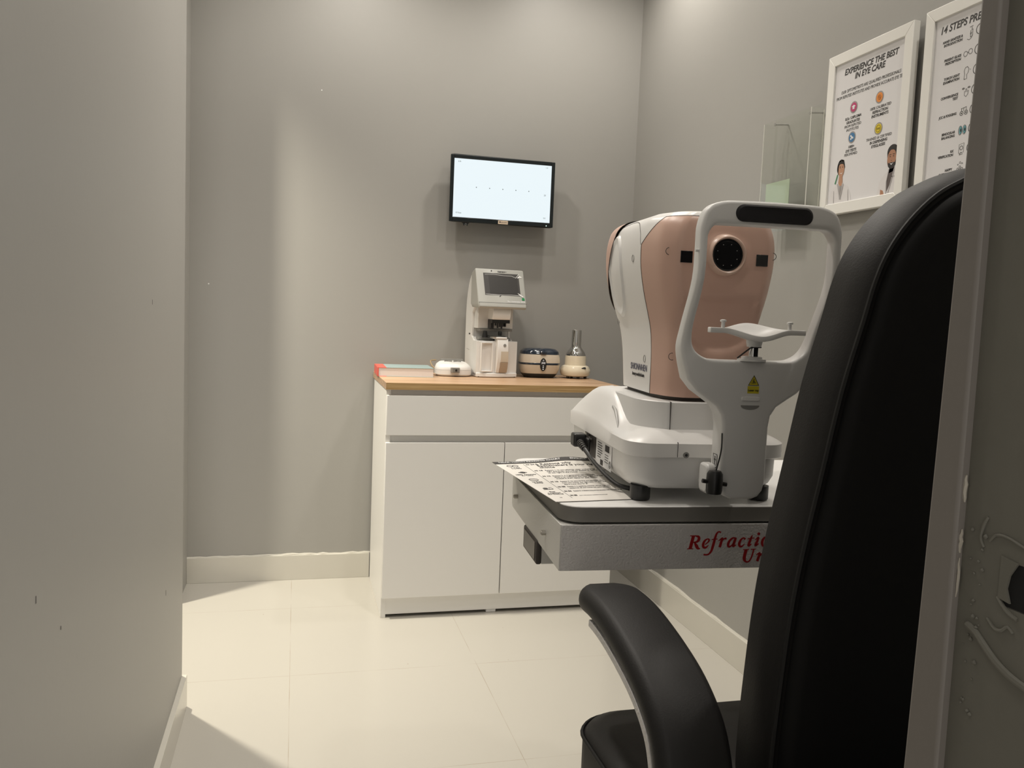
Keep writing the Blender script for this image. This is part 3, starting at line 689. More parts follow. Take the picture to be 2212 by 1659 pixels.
# frame warmer
fw = thing('frame_warmer', 'cream spectacle frame warmer with upright chrome chimney on countertop', 'frame warmer', (1.153, 3.415, ZT), 0)
b = B(); lathe(b, [(.050, .009), (.060, .013), (.0645, .024), (.0640, .038), (.057, .051), (.046, .056)], 40); bs = obj('base', b, M_cream, fw)
b = B(); lathe(b, [(.0455, .054), (.0445, .090), (.0435, .096), (.040, .096)], 40); obj('collar', b, M_cream, fw)
b = B(); lathe(b, [(.0425, .094), (.0425, .100), (.037, .112), (.027, .125), (.0215, .133), (.0205, .141), (.0205, .202), (.0195, .204), (.0180, .202), (.0180, .145)], 40); obj('chimney', b, M_chrome, fw)
for a in (-150, -90, -30, 90): 
    b = B(); lathe(b, [(.006, 0), (.007, .010)], 12, (.044 * math.cos(math.radians(a)), .044 * math.sin(math.radians(a)), 0)); obj('foot', b, M_black, fw)
b = B(); box(b, .008, .028, -.062, -.052, .0385, .0405, Matrix.Identity(4)); 
bmesh.ops.rotate(b, verts=b.verts, cent=(.018, -.057, .040), matrix=Matrix.Rotation(math.radians(38), 3, 'X')); bmesh.ops.scale(b, verts=b.verts, vec=(1, 1, 1)); bmesh.ops.translate(b, verts=b.verts, vec=(0, 0, .0075))
obj('rocker_switch', b, M_black, fw, bevel=.0006)

# ------------------------------------------------------------------ refraction unit table
YAWT = math.radians(-3.7)
rt = thing('refraction_unit', 'grey metal instrument table with red Refraction Unit lettering on its front', 'instrument table', (.42, 1.275, 0), YAWT)
TZ = .83
TW, TD = .80, .455
def tray(z, ins=0): return [(x, y, z) for x, y in rr(TW / 2 - ins, TD / 2 - ins, .038 - ins, 8, TW / 2 + .004, TD / 2 + .012)]
b = B(); loft(b, [tray(TZ - .026), tray(TZ - .0018), tray(TZ - .001, .001)], cap1=False, cap0=True); 
loft(b, [tray(TZ - .001, .001)[:], tray(TZ - .0012, .0012)], False, True)
edge = obj('tabletop_edge', b, M_edge, rt)
b = B(); loft(b, [tray(TZ - .0016, .0006), tray(TZ, .0022)]); top = obj('tabletop', b, M_top, rt, label='smooth off-white tabletop')
b = B(); box(b, 0, TW + .01, 0, .002, .727, .803); fp = obj('front_plate', b, M_metalpaint, rt, bevel=.0015, label='grey crinkle-painted front plate')
b = B(); prism(b, [(.0, .727), (.0, .803), (.415, .803), (.418, .748), (.400, .742)], YZ, -.001, .001) if False else prism(b, [(.002, .727), (.002, .803), (.418, .803), (.418, .744), (.410, .737)], YZ, -.0015, .0005)
sp = obj('side_plate', b, M_sidepaint, rt, bevel=.0006, label='smooth pale side plate')
for y, z in ((.36, .770), (.104, .763)):
    b = B(); cyl(b, (-.0012, y, z), (-.009, y, z), .0045, 6); cyl(b, (-.009, y, z), (-.0105, y, z), .0030, 12); obj('bolt', b, M_steel, sp)
b = B(); box(b, .002, TW, .004, .415, .735, .800); obj('tray_body', b, M_sidepaint, rt)
b = B(); box(b, .006, .05, .16, .275, .690, .742); sw = obj('switch_box', b, M_sidepaint, rt, bevel=.001)
b = B(); box(b, -.004, .006, .158, .277, .6895, .7335); obj('switch_panel', b, M_dark, sw, bevel=.003, label='dark brown rocker switch panel')
b = B(); box(b, -.0052, -.004, .170, .265, .695, .728); obj('rocker', b, mat('grey_rocker', (.13, .115, .10), .3), sw)
# hidden column that carries the table
b = B(); box(b, .60, .78, .16, .34, .02, .735); obj('column', b, M_sidepaint, rt, bevel=.006)
b = B(); box(b, .52, .86, .05, .42, 0, .025); obj('floor_base', b, M_sidepaint, rt, bevel=.006)
# red serif italic lettering
ML = basis((0, -.0002, 0), (1, 0, 0), (0, 0, 1))
KX, KZ = .00079 / 8.508, .00077 / 8.508
def tp(x, y): return (.217 + (x - 408) * KX, TZ - .068 - (y - 570) * KZ)
def st_(b, P, off=(0, 0), n=5):
    Q = []
    P3 = [(p[0] + off[0], p[1] + off[1], p[2]) for p in P]
    for q in (spline(P3, n) if len(P3) > 2 else [Vector(p) for p in P3]):
        u, v = tp(q[0], q[1]); Q.append((u, v, max(.0003, q[2] * KX * 1.22)))
    fstroke(b, Q, 0, ML, 0, t=.0005)
b = B()
def l_n(o): st_(b, [(1735, 710, 8), (1805, 675, 30), (1790, 740, 38), (1765, 830, 40)], o); st_(b, [(1778, 775, 12), (1850, 690, 22), (1900, 672, 34), (1890, 740, 40), (1868, 820, 36), (1930, 800, 10)], o)
def l_i(o):
    st_(b, [(1697, 425, 8), (1758, 378, 28), (1740, 450, 36), (1712, 525, 38), (1775, 495, 10)], o)
    u, v = tp(1762 + o[0], 310 + o[1]); fpoly(b, circle(27 * KX, 16, u, v), ML, 0, .0005)
def l_t(o): st_(b, [(1640, 330, 6), (1612, 400, 34), (1575, 530, 38), (1632, 500, 10)], o); st_(b, [(1552, 402, 12), (1682, 386, 14)], o)
st_(b, [(505, 335, 48), (480, 455, 48), (455, 577, 48)]); st_(b, [(440, 335, 12), (560, 333, 12)]); st_(b, [(400, 577, 12), (515, 577, 12)])
st_(b, [(540, 338, 12), (600, 352, 36), (612, 400, 42), (575, 447, 30), (500, 458, 12)]); st_(b, [(530, 455, 20), (570, 520, 46), (600, 567, 40), (645, 577, 10)])
st_(b, [(735, 500, 14), (795, 450, 20), (805, 408, 26), (770, 398, 18), (722, 435, 32), (698, 500, 40), (712, 552, 36), (755, 556, 26), (802, 512, 8)])
st_(b, [(1025, 278, 26), (985, 262, 18), (945, 300, 28), (918, 390, 36), (890, 520, 40), (858, 630, 32), (800, 690, 22), (718, 690, 24)]); st_(b, [(860, 408, 14), (967, 398, 14)])
st_(b, [(988, 435, 8), (1062, 385, 28), (1045, 450, 38), (1018, 555, 40)]); st_(b, [(1040, 475, 12), (1085, 405, 18), (1138, 390, 32)])
st_(b, [(1330, 385, 12), (1262, 383, 24), (1200, 440, 34), (1178, 510, 40), (1200, 548, 30), (1250, 520, 16), (1305, 440, 12)]); st_(b, [(1318, 383, 36), (1295, 460, 38), (1277, 535, 38), (1335, 515, 8)])
st_(b, [(1502, 412, 34), (1470, 383, 20), (1420, 420, 30), (1392, 490, 40), (1408, 542, 34), (1450, 542, 22), (1498, 495, 8)])
l_t((0, 0)); l_i((0, 0))
st_(b, [(1890, 372, 24), (1850, 420, 38), (1838, 490, 40), (1865, 545, 26), (1910, 520, 36), (1940, 440, 40), (1925, 380, 30), (1890, 372, 24)]); l_n((285, -290))
st_(b, [(1535, 605, 48), (1512, 720, 48), (1510, 790, 46), (1545, 836, 26), (1600, 832, 20), (1640, 770, 22), (1665, 690, 22), (1682, 605, 22)]); st_(b, [(1475, 605, 12), (1590, 603, 12)]); st_(b, [(1625, 602, 12), (1720, 600, 12)])
l_n((0, 0)); l_i((300, 295)); l_t((520, 295))
obj('lettering', b, M_red, fp)

# ------------------------------------------------------------------ reading chart sheets on the table
sh = thing('reading_chart', 'printed white near vision reading chart lying on the instrument table', 'printed sheet', (.42, 1.275, TZ), YAWT)
# quad corners in table frame: far-left, near-left, near-right, far-right
q_nl, q_nr, q_fl, q_fr = Vector((-.001, .042, 0)), Vector((.136, .062, 0)), Vector((-.050, .405, 0)), Vector((.168, .450, 0))
def shp(u, v, d=0):
    p = q_nl.lerp(q_nr, u).lerp(q_fl.lerp(q_fr, u), v)
    z = .0018 + .004 * max(0, v - .7) * math.sin(PI * min(1, max(0, u))) * 6 * 0 + .0025 * math.sin(PI * v) * 0 + d
    z += .007 * max(0, (v - .75) / .25) ** 2 * (math.exp(-((u - .75) / .22) ** 2))
    return Vector((p.x, p.y, z))
def sheet(b, d, t, n=16, su=0, sv=0):
    top_ = [[b.verts.new(shp(i / n, j / n, d + t) + Vector((su, sv, 0))) for i in range(n + 1)] for j in range(n + 1)]
    bot_ = [[b.verts.new(shp(i / n, j / n, d) + Vector((su, sv, 0))) for i in range(n + 1)] for j in range(n + 1)]
    for j in range(n):
        for i in range(n):
            b.faces.new((top_[j][i], top_[j][i + 1], top_[j + 1][i + 1], top_[j + 1][i])); b.faces.new((bot_[j][i], bot_[j + 1][i], bot_[j + 1][i + 1], bot_[j][i + 1]))
    for i in range(n):
        b.faces.new((bot_[0][i], bot_[0][i + 1], top_[0][i + 1], top_[0][i])); b.faces.new((bot_[n][i + 1], bot_[n][i], top_[n][i], top_[n][i + 1]))
        b.faces.new((bot_[i + 1][0], bot_[i][0], top_[i][0], top_[i + 1][0])); b.faces.new((bot_[i][n], bot_[i + 1][n], top_[i + 1][n], top_[i][n]))
b = B(); sheet(b, -.0006, .0006); obj('sheet', b, M_paper, sh)
def warp(bm, d=.00005):
    for v in bm.verts:
        h = v.co.z; p = shp(v.co.x, v.co.y, d + h); v.co = p
    return bm
I4 = Matrix.Identity(4)
b = B()
for i in range(24): fpoly(b, [(i / 24, .925), ((i + 1) / 24, .925), ((i + 1) / 24, .995), (i / 24, .995)], I4)
obj('header_bar', warp(b), M_ink, sh, smooth=0)
b = B(); ftext(b, 'NEAR VISION READING CHART', .05, .955, .036, I4, .0004, 'LEFT', bold=.0005, sx=1.25)
obj('header_print', warp(b), M_white, sh, smooth=0)
b = B(); ftext(b, 'ENGLISH', .96, .955, .036, I4, .0004, 'RIGHT', bold=.0005, sx=1.2)
obj('header_print', warp(b), M_white, sh, smooth=0)
b = B()
fstroke(b, [(.27, .90), (.27, .5), (.27, .06)], .003, I4)
for s, v in (('6 Reasons why', .865), ('Specsmakers is your right', .820), ('choice', .775)): ftext(b, s, .385, v, .056, I4, 0, 'LEFT', bold=.0008, sx=1.12)
for i, (v, s) in enumerate(((.875, 'N 24'), (.70, 'N 18'), (.55, 'N 12'), (.41, 'N 10'), (.29, 'N 08'), (.19, 'N 06'), (.10, 'N 05'))): ftext(b, s, .29, v, .03, I4, 0, 'LEFT', bold=.0012, sx=1.4)
lines = [(.70, ['Reason 1: In surveillance, clear uncluttered', 'sight sharpness, but will be chosen in fashion. Reasons', 'to see right in the frames'], .036),
 (.55, ['Reason 2: A 4 generation serving family', 'since in an institution eye wear sight care with', 'trusted in every optics for each person'], .034),
 (.41, ['Reason 3: An assured first eye specialist value', 'from your frames, the right vision for one who', 'that is a true value for all'], .031),
 (.29, ['Reason 4: A satisfying customer service, sight and', 'comfort for all your frames and optics and more'], .029),
 (.19, ['Reason 5: A lifetime long service promise with warranty for all'], .027),
 (.10, ['Reason 6: A fully trained team of optometrists for your eye care needs'], .014)]
for v, ss, sz in lines:
    for i, s in enumerate(ss): ftext(b, s, .40, v - i * .034, sz * .85, I4, 0, 'LEFT', sx=1.05)
for v, a, c in ((.80, '1 Year', 'Warranty'), (.61, '100% Accurate', 'Eye Testing'), (.42, '14 Days', 'Exchange'), (.19, 'Free', 'Computerised')):
    ftext(b, a, .14, v, .030, I4, 0, bold=.0007, sx=1.2); ftext(b, c, .14, v - .025, .022, I4, 0, sx=1.2)
ftext(b, 'Eye Check-up', .14, .14, .028, I4, 0, sx=1.2); ftext(b, 'www.', .14, .07, .014, I4, 0)
fring(b, (.11, .86), .028, .008, I4, ry=.020); fring(b, (.165, .86), .028, .008, I4, ry=.020)
fpoly(b, circle(.028, 16, .14, .675, .022), I4); fring(b, (.14, .675), .045, .004, I4, ry=.012)
fstroke(b, [(.09, .49), (.11, .505), (.16, .505), (.19, .495)], .010, I4); fstroke(b, [(.09, .475), (.12, .465), (.17, .465), (.19, .48)], .010, I4)
fpoly(b, circle(.03, 16, .12, .275, .016), I4); fstroke(b, [(.08, .25), (.14, .25), (.20, .255)], .006, I4); fring(b, (.18, .27), .02, .004, I4)
obj('printed_text', warp(b), M_ink, sh, smooth=0)
s2 = obj('paper_sheet', (lambda b: (box(b, .004, .128, .060, .30, TZ + .0001, TZ + .0010), b)[1])(B()), M_paper, None)
s2.data.transform(Matrix.Rotation(math.radians(3), 4, 'Z')); s2.location = (.42, 1.275, 0); s2.rotation_euler = (0, 0, YAWT)
tag(s2, 'plain paper sheet underneath the printed reading chart, only its near edge showing', 'paper')

# ------------------------------------------------------------------ auto refractor
YAWI = math.radians(-5)
ar = thing('auto_refractor', 'white and rose tabletop eye refractor with chin rest on the instrument table', 'eye refractor', (.70, 1.50, TZ), YAWI)
HX = .016
def interp(tab, z, k):
    for a, c in zip(tab, tab[1:]):
        if z <= c[0]:
            t = (z - a[0]) / (c[0] - a[0]); t = t * t * (3 - 2 * t) if k == 9 else t
            return a[k] + (c[k] - a[k]) * t
    return tab[-1][k]
def sec(z, w, f, r, rxf, ryf, rxr, ryr, cx=0, nc=10, nf=26, ns=14, nb=10, p=1.0):
    """plan section: front edge at y=f, rear at y=r, half width w"""
    P = []
    def arc(cxx, cyy, rx, ry, a0):
        for i in range(nc): a = a0 + PI / 2 * i / nc; P.append((cxx + rx * math.cos(a), cyy + ry * math.sin(a)))
    def lin(a, c, n):
        for i in range(n): P.append((a[0] + (c[0] - a[0]) * i / n, a[1] + (c[1] - a[1]) * i / n))
    def chamf(sx, rev):
        P0, P1, P2 = (w, f + ryf), (w - rxf * .52, f + ryf * .20), (w - rxf * 1.25, f)
        Q = []
        for i in range(nc):
            t = i / nc
            if t < .5: u = t / .5; q = (P0[0] + (P1[0] - P0[0]) * u * .75, P0[1] + (P1[1] - P0[1]) * u * .75)
            else:
                u = (t - .5) / .5; A0 = (P0[0] + (P1[0] - P0[0]) * .75, P0[1] + (P1[1] - P0[1]) * .75)
                q = tuple((1 - u) ** 2 * A0[k] + 2 * u * (1 - u) * P1[k] + u * u * P2[k] for k in (0, 1))
            Q.append((sx * q[0], q[1]))
        return Q
    if p == 2:
        lin((-w + rxf * 1.25, f), (w - rxf * 1.25, f), nf)
        Q = chamf(1, 0); P.append((w - rxf * 1.25, f)); P += Q[:0:-1]
    else:
        lin((-w + rxf, f), (w - rxf, f), nf); arc(w - rxf, f + ryf, rxf, ryf, -PI / 2)
    lin((w, f + ryf), (w, r - ryr), ns); arc(w - rxr, r - ryr, rxr, ryr, 0)
    lin((w - rxr, r), (-w + rxr, r), nb); arc(-w + rxr, r - ryr, rxr, ryr, PI / 2)
    lin((-w, r - ryr), (-w, f + ryf), ns)
    if p == 2: P += chamf(-1, 0)
    else: arc(-w + rxf, f + ryf, rxf, ryf, PI)
    return [(cx + x, y, z) for x, y in P]
tab = [(.176, .089, -.168, .100, .030, .072), (.20, .089, -.172, .106, .030, .075), (.25, .0895, -.178, .118, .030, .080), (.29, .093, -.182, .130, .030, .085),
       (.32, .100, -.184, .142, .030, .088), (.36, .110, -.186, .150, .031, .089), (.40, .1170, -.187, .153, .032, .090), (.43, .1185, -.187, .153, .032, .090),
       (.450, .1175, -.186, .152, .033, .089), (.468, .1140, -.184, .150, .035, .087), (.480, .1085, -.180, .146, .036, .083), (.4885, .100, -.173, .140, .036, .076),
       (.4950, .086, -.162, .128, .036, .065), (.4985, .058, -.138, .10, .03, .04)]
Zs = [p.x for p in spline([(t[0], t[1]) for t in tab], 5)]
Ws = [p.y for p in spline([(t[0], t[1]) for t in tab], 5)]
Fs = [p.y for p in spline([(t[0], t[2]) for t in tab], 5)]
Rs = [p.y for p in spline([(t[0], t[3]) for t in tab], 5)]
Xs = [p.y for p in spline([(t[0], t[4]) for t in tab], 5)]
loops = [sec(Zs[i], Ws[i], Fs[i], Rs[i], Xs[i], interp(tab, Zs[i], 5), .03, .045, HX, p=2) for i in range(len(Zs))]
def smst(x): x = max(0, min(1, x)); return x * x * (3 - 2 * x)
def dent(p):
    x, y, z = p
    if y > -.10: return p
    q = 1 - ((x - HX) / .075) ** 2 - ((z - .318) / .062) ** 2
    s = smst(q / .28) if z < .352 else 0
    s *= 1 if z < .344 else (.352 - z) / .008
    d = .010 * s
    # shallow bowl inside the first one
    q2 = 1 - ((x - HX) / .058) ** 2 - ((z - .300) / .045) ** 2
    d += .003 * smst(q2 / .2)
    # brow that swells forward round the lens
    q3 = 1 - ((x - HX) / .050) ** 2 - ((z - .415) / .045) ** 2
    d -= .005 * smst(q3 / .5)
    return (x, y + d, z)
loops = [[dent(p) for p in L] for L in loops]
bm = B(); loft(bm, loops)
def cut(bm, co, no): bmesh.ops.bisect_plane(bm, geom=bm.verts[:] + bm.edges[:] + bm.faces[:], plane_co=co, plane_no=no)
SY = -.097
cut(bm, (0, SY, 0), (0, 1, 0))
nB = Vector((0, .062, .062)).normalized()   # slanting upper seam
cut(bm, (0, SY, .440), nB)
cut(bm, (0, 0, .4855), (0, 0, 1))
nR = Vector((0, 1, .42)).normalized()
cut(bm, (0, .100, .40), nR)
def cls(c):
    if c.y < SY and (c - Vector((0, SY, .440))).dot(nB) < 0 and c.z < .4855: return 'f'
    if (c - Vector((0, .100, .40))).dot(nR) > 0 and c.z > .325: return 'r'
    return 's'
def split(bm, key):
    n = bm.copy(); d = [f for f in n.faces if cls(f.calc_center_median()) != key]
    bmesh.ops.delete(n, geom=d, context='FACES'); return n
def rim(n, r):
    r *= .7
    b = B()
    for e in n.edges:
        if e.is_boundary:
            a, c = e.verts[0].co.copy(), e.verts[1].co.copy()
            if (a - c).length > 1e-5: cyl(b, a, c, r, 5)
    return b
cut(bm, (0, 0, .325), (0, 0, 1))
f_ = split(bm, 'f'); s_ = split(bm, 's'); r_ = split(bm, 'r'); bm.free()
for v in r_.verts: v.co.x = HX + (v.co.x - HX) * 1.035; v.co.z += .0015 * (v.co.z > .47)
fr_rim = rim(f_, .0009); rr_rim = rim(r_, .0009)
head = obj('head_shell', s_, M_plastic, ar, smooth=60)
front = obj('front_cover', f_, M_pink, ar, smooth=60, label='matt rose front cover')
obj('seam', fr_rim, M_dark, front)
rear = obj('rear_cover', r_, M_pink, ar, smooth=60, label='rose rear cover')
obj('seam', rr_rim, M_dark, rear)
# oval relief on the left cheek, and arch seam
b = B(); n = 36
cy_, cz_ = .060, .390
def wl(z): return HX - interp(tab, z, 1)
L = []
for k_, (s, off) in enumerate(((1.0, -.001), (.97, .0022), (.92, .0042), (.85, .0026), (.80, .0010), (.74, .0012), (.35, .0034), (.05, .0036))):
    L.append([(wl(cz_ + .080 * s * math.sin(2 * PI * i / n)) - off, cy_ + .043 * s * math.cos(2 * PI * i / n), cz_ + .080 * s * math.sin(2 * PI * i / n)) for i in range(n)])
loft(b, L); obj('cheek_relief', b, M_plastic, head)
# twin relief on the other cheek
b = B(); loft(b, [[(2 * HX - x, y, z) for x, y, z in l] for l in L]); obj('cheek_relief', b, M_plastic, head)
b = B(); P = [(-.093, .440), (-.080, .462), (-.050, .480), (-.010, .487), (.040, .486), (.080, .480), (.105, .470)]
def wl2(z):
    for i in range(len(Zs) - 1):
        if Zs[i + 1] >= z: t = (z - Zs[i]) / (Zs[i + 1] - Zs[i] + 1e-9); return HX - (Ws[i] + (Ws[i + 1] - Ws[i]) * t)
    return HX - Ws[-1]
tube(b, [(wl2(p.y) + .0006, p.x, p.y) for p in spline(P, 6)], .0011, 6)
obj('arch_seam', b, M_dark, head)
b = B()
for (y, z) in ((-.052, .418), (-.060, .236), (.100, .30)):
    x = wl2(z) - .0003
    tube(b, [(x, y + .0055 * math.cos(2 * PI * i / 20), z + .0065 * math.sin(2 * PI * i / 20)) for i in range(20)], .0006, 5, True)
obj('screw_cap', b, M_midgrey, head)
# faces of the front cover: lens, two sensor windows, four screw caps
def fy(x, z):
    best = None
    for L_ in loops:
        for p in L_[:40] + L_[-12:]:
            if p[1] < -.1:
                d = (p[0] - x) ** 2 + (p[2] - z) ** 2
                if best is None or d < best[0]: best = (d, p[1])
    return best[1]
LX, LZ = .016, .421
yf = fy(LX, LZ)
def ylathe(b, prof, cx, cz, y0, n=40):
    loft(b, [[(cx + r * math.cos(2 * PI * i / n), y0 - h, cz + r * math.sin(2 * PI * i / n)) for i in range(n)] for r, h in prof]); return b
b = ylathe(B(), [(.036, -.004), (.0345, .002), (.0325, .010), (.0300, .0125), (.0280, .011), (.0265, .006), (.0262, .0)], LX, LZ, yf); lr = obj('lens_ring', b, M_pinkring, front)
b = ylathe(B(), [(.0268, 0), (.0264, .0080), (.0245, .0078), (.0240, .0060), (.001, .0055)], LX, LZ, yf); ln = obj('lens', b, M_lens, lr)
b = B()
for i in range(8):
    a = 2 * PI * (i + .5) / 8 + .05
    ylathe(b, [(.0006, .0055), (.0005, .0068)], LX + .0185 * math.cos(a), LZ + .0185 * math.sin(a), yf, 8)
obj('guide_light', b, M_white, ln)
for x in (-.0515, .0835):
    y = fy(x, .4155)
    b = B(); box(b, x - .0105, x + .0105, y - .0012, y + .01, .4155 - .0098, .4155 + .0098); obj('sensor_window', b, M_lens, front, bevel=.0005, label='small square black sensor window')
for x, z in ((-.077, .4245), (.110, .4245), (-.057, .246), (.090, .246)):
    y = fy(x, z) - .0002
    b = B(); tube(b, [(x + .0060 * math.cos(2 * PI * i / 22), y + .0002, z + .0060 * math.sin(2 * PI * i / 22)) for i in range(22)], .00055, 5, True)
    obj('screw_cap', b, M_dark, front)
# brand print on the left cheek
MB_ = basis((wl2(.225) - .0004, 0, 0), (0, -1, 0), (0, 0, 1))
b = B(); ftext(b, 'SHIONNHEN', .028, .213, .017, MB_, 0, bold=.0001, sx=1.0); obj('brand_print', b, M_brand, head)
b = B(); ftext(b, 'luxury medical instr.', .028, .202, .0085, MB_, 0, bold=.0003, sx=1.05); obj('small_print', b, M_ink, head)
# dark turntable under the head, neck block
b = B(); loft(b, [sec(.160, .078, -.155, .095, .035, .06, .03, .04, HX), sec(.178, .082, -.158, .098, .035, .06, .03, .04, HX)]); obj('turntable', b, M_dark, ar)
def nk(z, s=0, w=.108): return sec(z, w - s, -.178 + s, .120, .055, .080, .04, .05, 0)
b = B(); loft(b, [nk(.100, -.004), nk(.120, -.001), nk(.1675, .002), nk(.169, .0035)]); neck = obj('neck', b, M_plastic2, ar)
b = B(); box(b, -.0613, -.0609, -.1805, -.12, .075, .1692); obj('seam_line', b, M_dark, neck)
# base skirt with raised rear shoulders
def smooth(a, c, y): return smst((y - a) / (c - a))
def sk_(z, ins, hump=0, low=0):
    L = sec(z, .1435 - ins, -.222 + ins, .235 - ins, .045 - min(ins, .03) * .5, .050 - min(ins, .03) * .5, .03, .03, 0)
    return [(x, y, zz + hump * smooth(-.115, .03, y) * (1 - .55 * smooth(.08, .24, y))) for x, y, zz in L]
b = B(); loft(b, [sk_(.079, .003), sk_(.081, 0), sk_(.1035, 0, .004), sk_(.1065, .004, .008), sk_(.111, .012, .022), sk_(.116, .024, .040), sk_(.121, .036, .050), sk_(.123, .055, .050)])
skirt = obj('base_skirt', b, M_plastic, ar, smooth=50)
# crescent relief on the shoulder
b = B()
P = spline([(-.127, .170, .1235), (-.121, .100, .1420), (-.117, .030, .1475), (-.117, -.030, .1400), (-.123, -.070, .1260), (-.130, -.100, .1130)], 8); m_ = len(P)
tube(b, P, [.0004 + .0036 * math.sin(PI * i / (m_ - 1)) for i in range(m_)], 8)
obj('shoulder_relief', b, M_midgrey2, skirt)
# lower body
def lb(z, s=0): return sec(z, .1365 - s, -.212 + s, .228 - s, .045, .050, .03, .03, 0)
b = B(); loft(b, [lb(.022, .022), lb(.024, .014), lb(.032, .006), lb(.045, .001), lb(.0795, 0)]); low = obj('lower_body', b, M_plastic2, ar, smooth=50)
for x in (-.108, .108):
    for y in (-.178, .205):
        b = B(); lathe(b, [(.0165, .0018), (.0175, .004), (.0175, .026)], 24, (x if y < 0 else x * .8, y, 0)); obj('rubber_foot', b, M_black, ar)
b = B(); cyl(b, (-.046, -.2195, .085), (-.046, -.2235, .085), .0052, 20); sc_ = obj('screw', b, M_midgrey, skirt)
b = B(); cyl(b, (-.046, -.2236, .085), (-.046, -.2242, .085), .0026, 6); obj('screw_socket', b, M_black, sc_)
b = B(); box(b, -.0612, -.0604, -.2226, -.16, .081, .106); obj('skirt_seam', b, M_dark, skirt)
# connector bay, rating label
MLb = basis((-.1368, 0, 0), (0, -1, 0), (0, 0, 1))
b = B(); fpoly(b, [(-.100, .036), (-.015, .036), (-.015, .0785), (-.100, .0785)], MLb, 0, .0006); bay = obj('connector_bay', b, M_dark, low)
b = B(); box(b, -.1425, -.137, .070, .080, .060, .078); box(b, -.1405, -.137, .084, .094, .050, .072); cyl(b, (-.137, .050, .070), (-.143, .050, .070), .004, 12); obj('socket', b, M_steel, bay)
b = B(); fpoly(b, [(-.012, .030), (.095, .030), (.095, .0775), (-.012, .0775)], MLb, 0, .0004); lab = obj('rating_label', b, M_white, low)
b = B()
for i in range(7): fstroke(b, [(.00, .072 - i * .0045), (.030 + random.uniform(-.006, .01), .072 - i * .0045)], .0014, MLb, .0005)
for i in range(4): fstroke(b, [(.052, .056 - i * .0045), (.075, .056 - i * .0045)], .0010, MLb, .0005)
fpoly(b, [(.052, .062), (.080, .062), (.080, .074), (.052, .074)], MLb, .0004); fpoly(b, [(.022, .032), (.040, .032), (.040, .042), (.022, .042)], MLb, .0004)
fring(b, (.087, .042), .006, .001, MLb, .0005); ftext(b, '2', .087, .0385, .010, MLb, .0005)
obj('label_print', b, M_ink, lab)
# chin rest: Y-shaped yoke
def CY(z): return -.310 - .052 * smst((z - .262) / .13)
outer = spline([(.100, .218, 0), (.113, .262, 0), (.1135, .300, 0), (.113, .36, 0), (.1125, .42, 0), (.1115, .452, 0), (.1015, .476, 0), (.078, .4865, 0), (.04, .4885, 0), (0, .489, 0)], 5)
right_side = [(.0385, .058), (.0385, .075), (.0385, .10), (.0385, .145), (.041, .163), (.050, .177), (.066, .188), (.084, .200)] + [(p.x, p.y) for p in outer]
outl = [(.018, .030), (.028, .034), (.035, .043)] + right_side
outl = outl + [(-u, v) for u, v in reversed(outl[:-1])]
hi = spline([(0, .250, 0), (.05, .250, 0), (.074, .253, 0), (.092, .266, 0), (.099, .290, 0), (.1005, .34, 0), (.1005, .42, 0), (.0995, .438, 0), (.090, .4505, 0), (.07, .4525, 0), (0, .4525, 0)], 5)
hole = [(p.x, p.y) for p in hi]; hole = hole + [(-u, v) for u, v in reversed(hole[1:-1])]
from mathutils.geometry import tessellate_polygon
def offs(P, d):
    n = len(P); out = []
    for i in range(n):
        a, c = P[i - 1], P[(i + 1) % n]
        tx, ty = c[0] - a[0], c[1] - a[1]; l = math.hypot(tx, ty) or 1
        out.append((P[i][0] - ty / l * d, P[i][1] + tx / l * d))
    return out
def area(P): return sum(P[i - 1][0] * P[i][1] - P[i][0] * P[i - 1][1] for i in range(len(P)))
def rounded_plate(bm, O_, H_, rad=.0058):
    O_ = O_ if area(O_) > 0 else O_[::-1]; H_ = H_ if area(H_) > 0 else H_[::-1]
    def dep(v): return .042 if v < .20 else .042 - .014 * smst((v - .20) / .10)
    rings = []
    for k in range(5): a_ = PI / 2 * k / 4; rings.append((rad * (1 - math.sin(a_)), rad * (1 - math.cos(a_)), 0))
    for k in range(5): a_ = PI / 2 * (4 - k) / 4; rings.append((rad * (1 - math.sin(a_)), rad * (1 - math.cos(a_)), 1))
    def ring(P, sgn):
        R_ = []
        for ins, dy, side in rings:
            Q = offs(P, sgn * ins)
            R_.append([bm.verts.new((u + HX, CY(v0) + (dy if side == 0 else dep(v0) - dy), v)) for (u, v), (u0, v0) in zip(Q, P)])
        return R_
    RO, RH = ring(O_, 1), ring(H_, -1)
    for R_ in (RO, RH):
        for a, c in zip(R_, R_[1:]):
            for i in range(len(a)): j = (i + 1) % len(a); bm.faces.new((a[i], a[j], c[j], c[i]))
    for side, k in ((0, 0), (1, -1)):
        A = RO[k] + RH[k]
        tri = tessellate_polygon([[Vector((v.co.x, v.co.z, 0)) for v in RO[k]], [Vector((v.co.x, v.co.z, 0)) for v in RH[k]]])
        for t in tri: bm.faces.new([A[i] for i in t])
b = B(); rounded_plate(b, outl, hole)
yoke = obj('chin_rest_yoke', b, M_plastic2, ar, smooth=75)
b = B(); prism(b, [(x, z) for x, z in rr(.034, .020, .010, 5, HX, .052)], XZ, -.275, -.205); obj('bridge', b, M_plastic2, yoke)
b = B(); prism(b, [(-.335, .035), (-.275, .035), (-.275, .080), (-.318, .078)], YZ, HX - .062, HX - .037) if False else prism(b, rr(.018, .024, .010, 5, -.276, .058), YZ, HX - .053, HX - .036)
obj('side_lug', b, M_plastic2, yoke, bevel=.004)
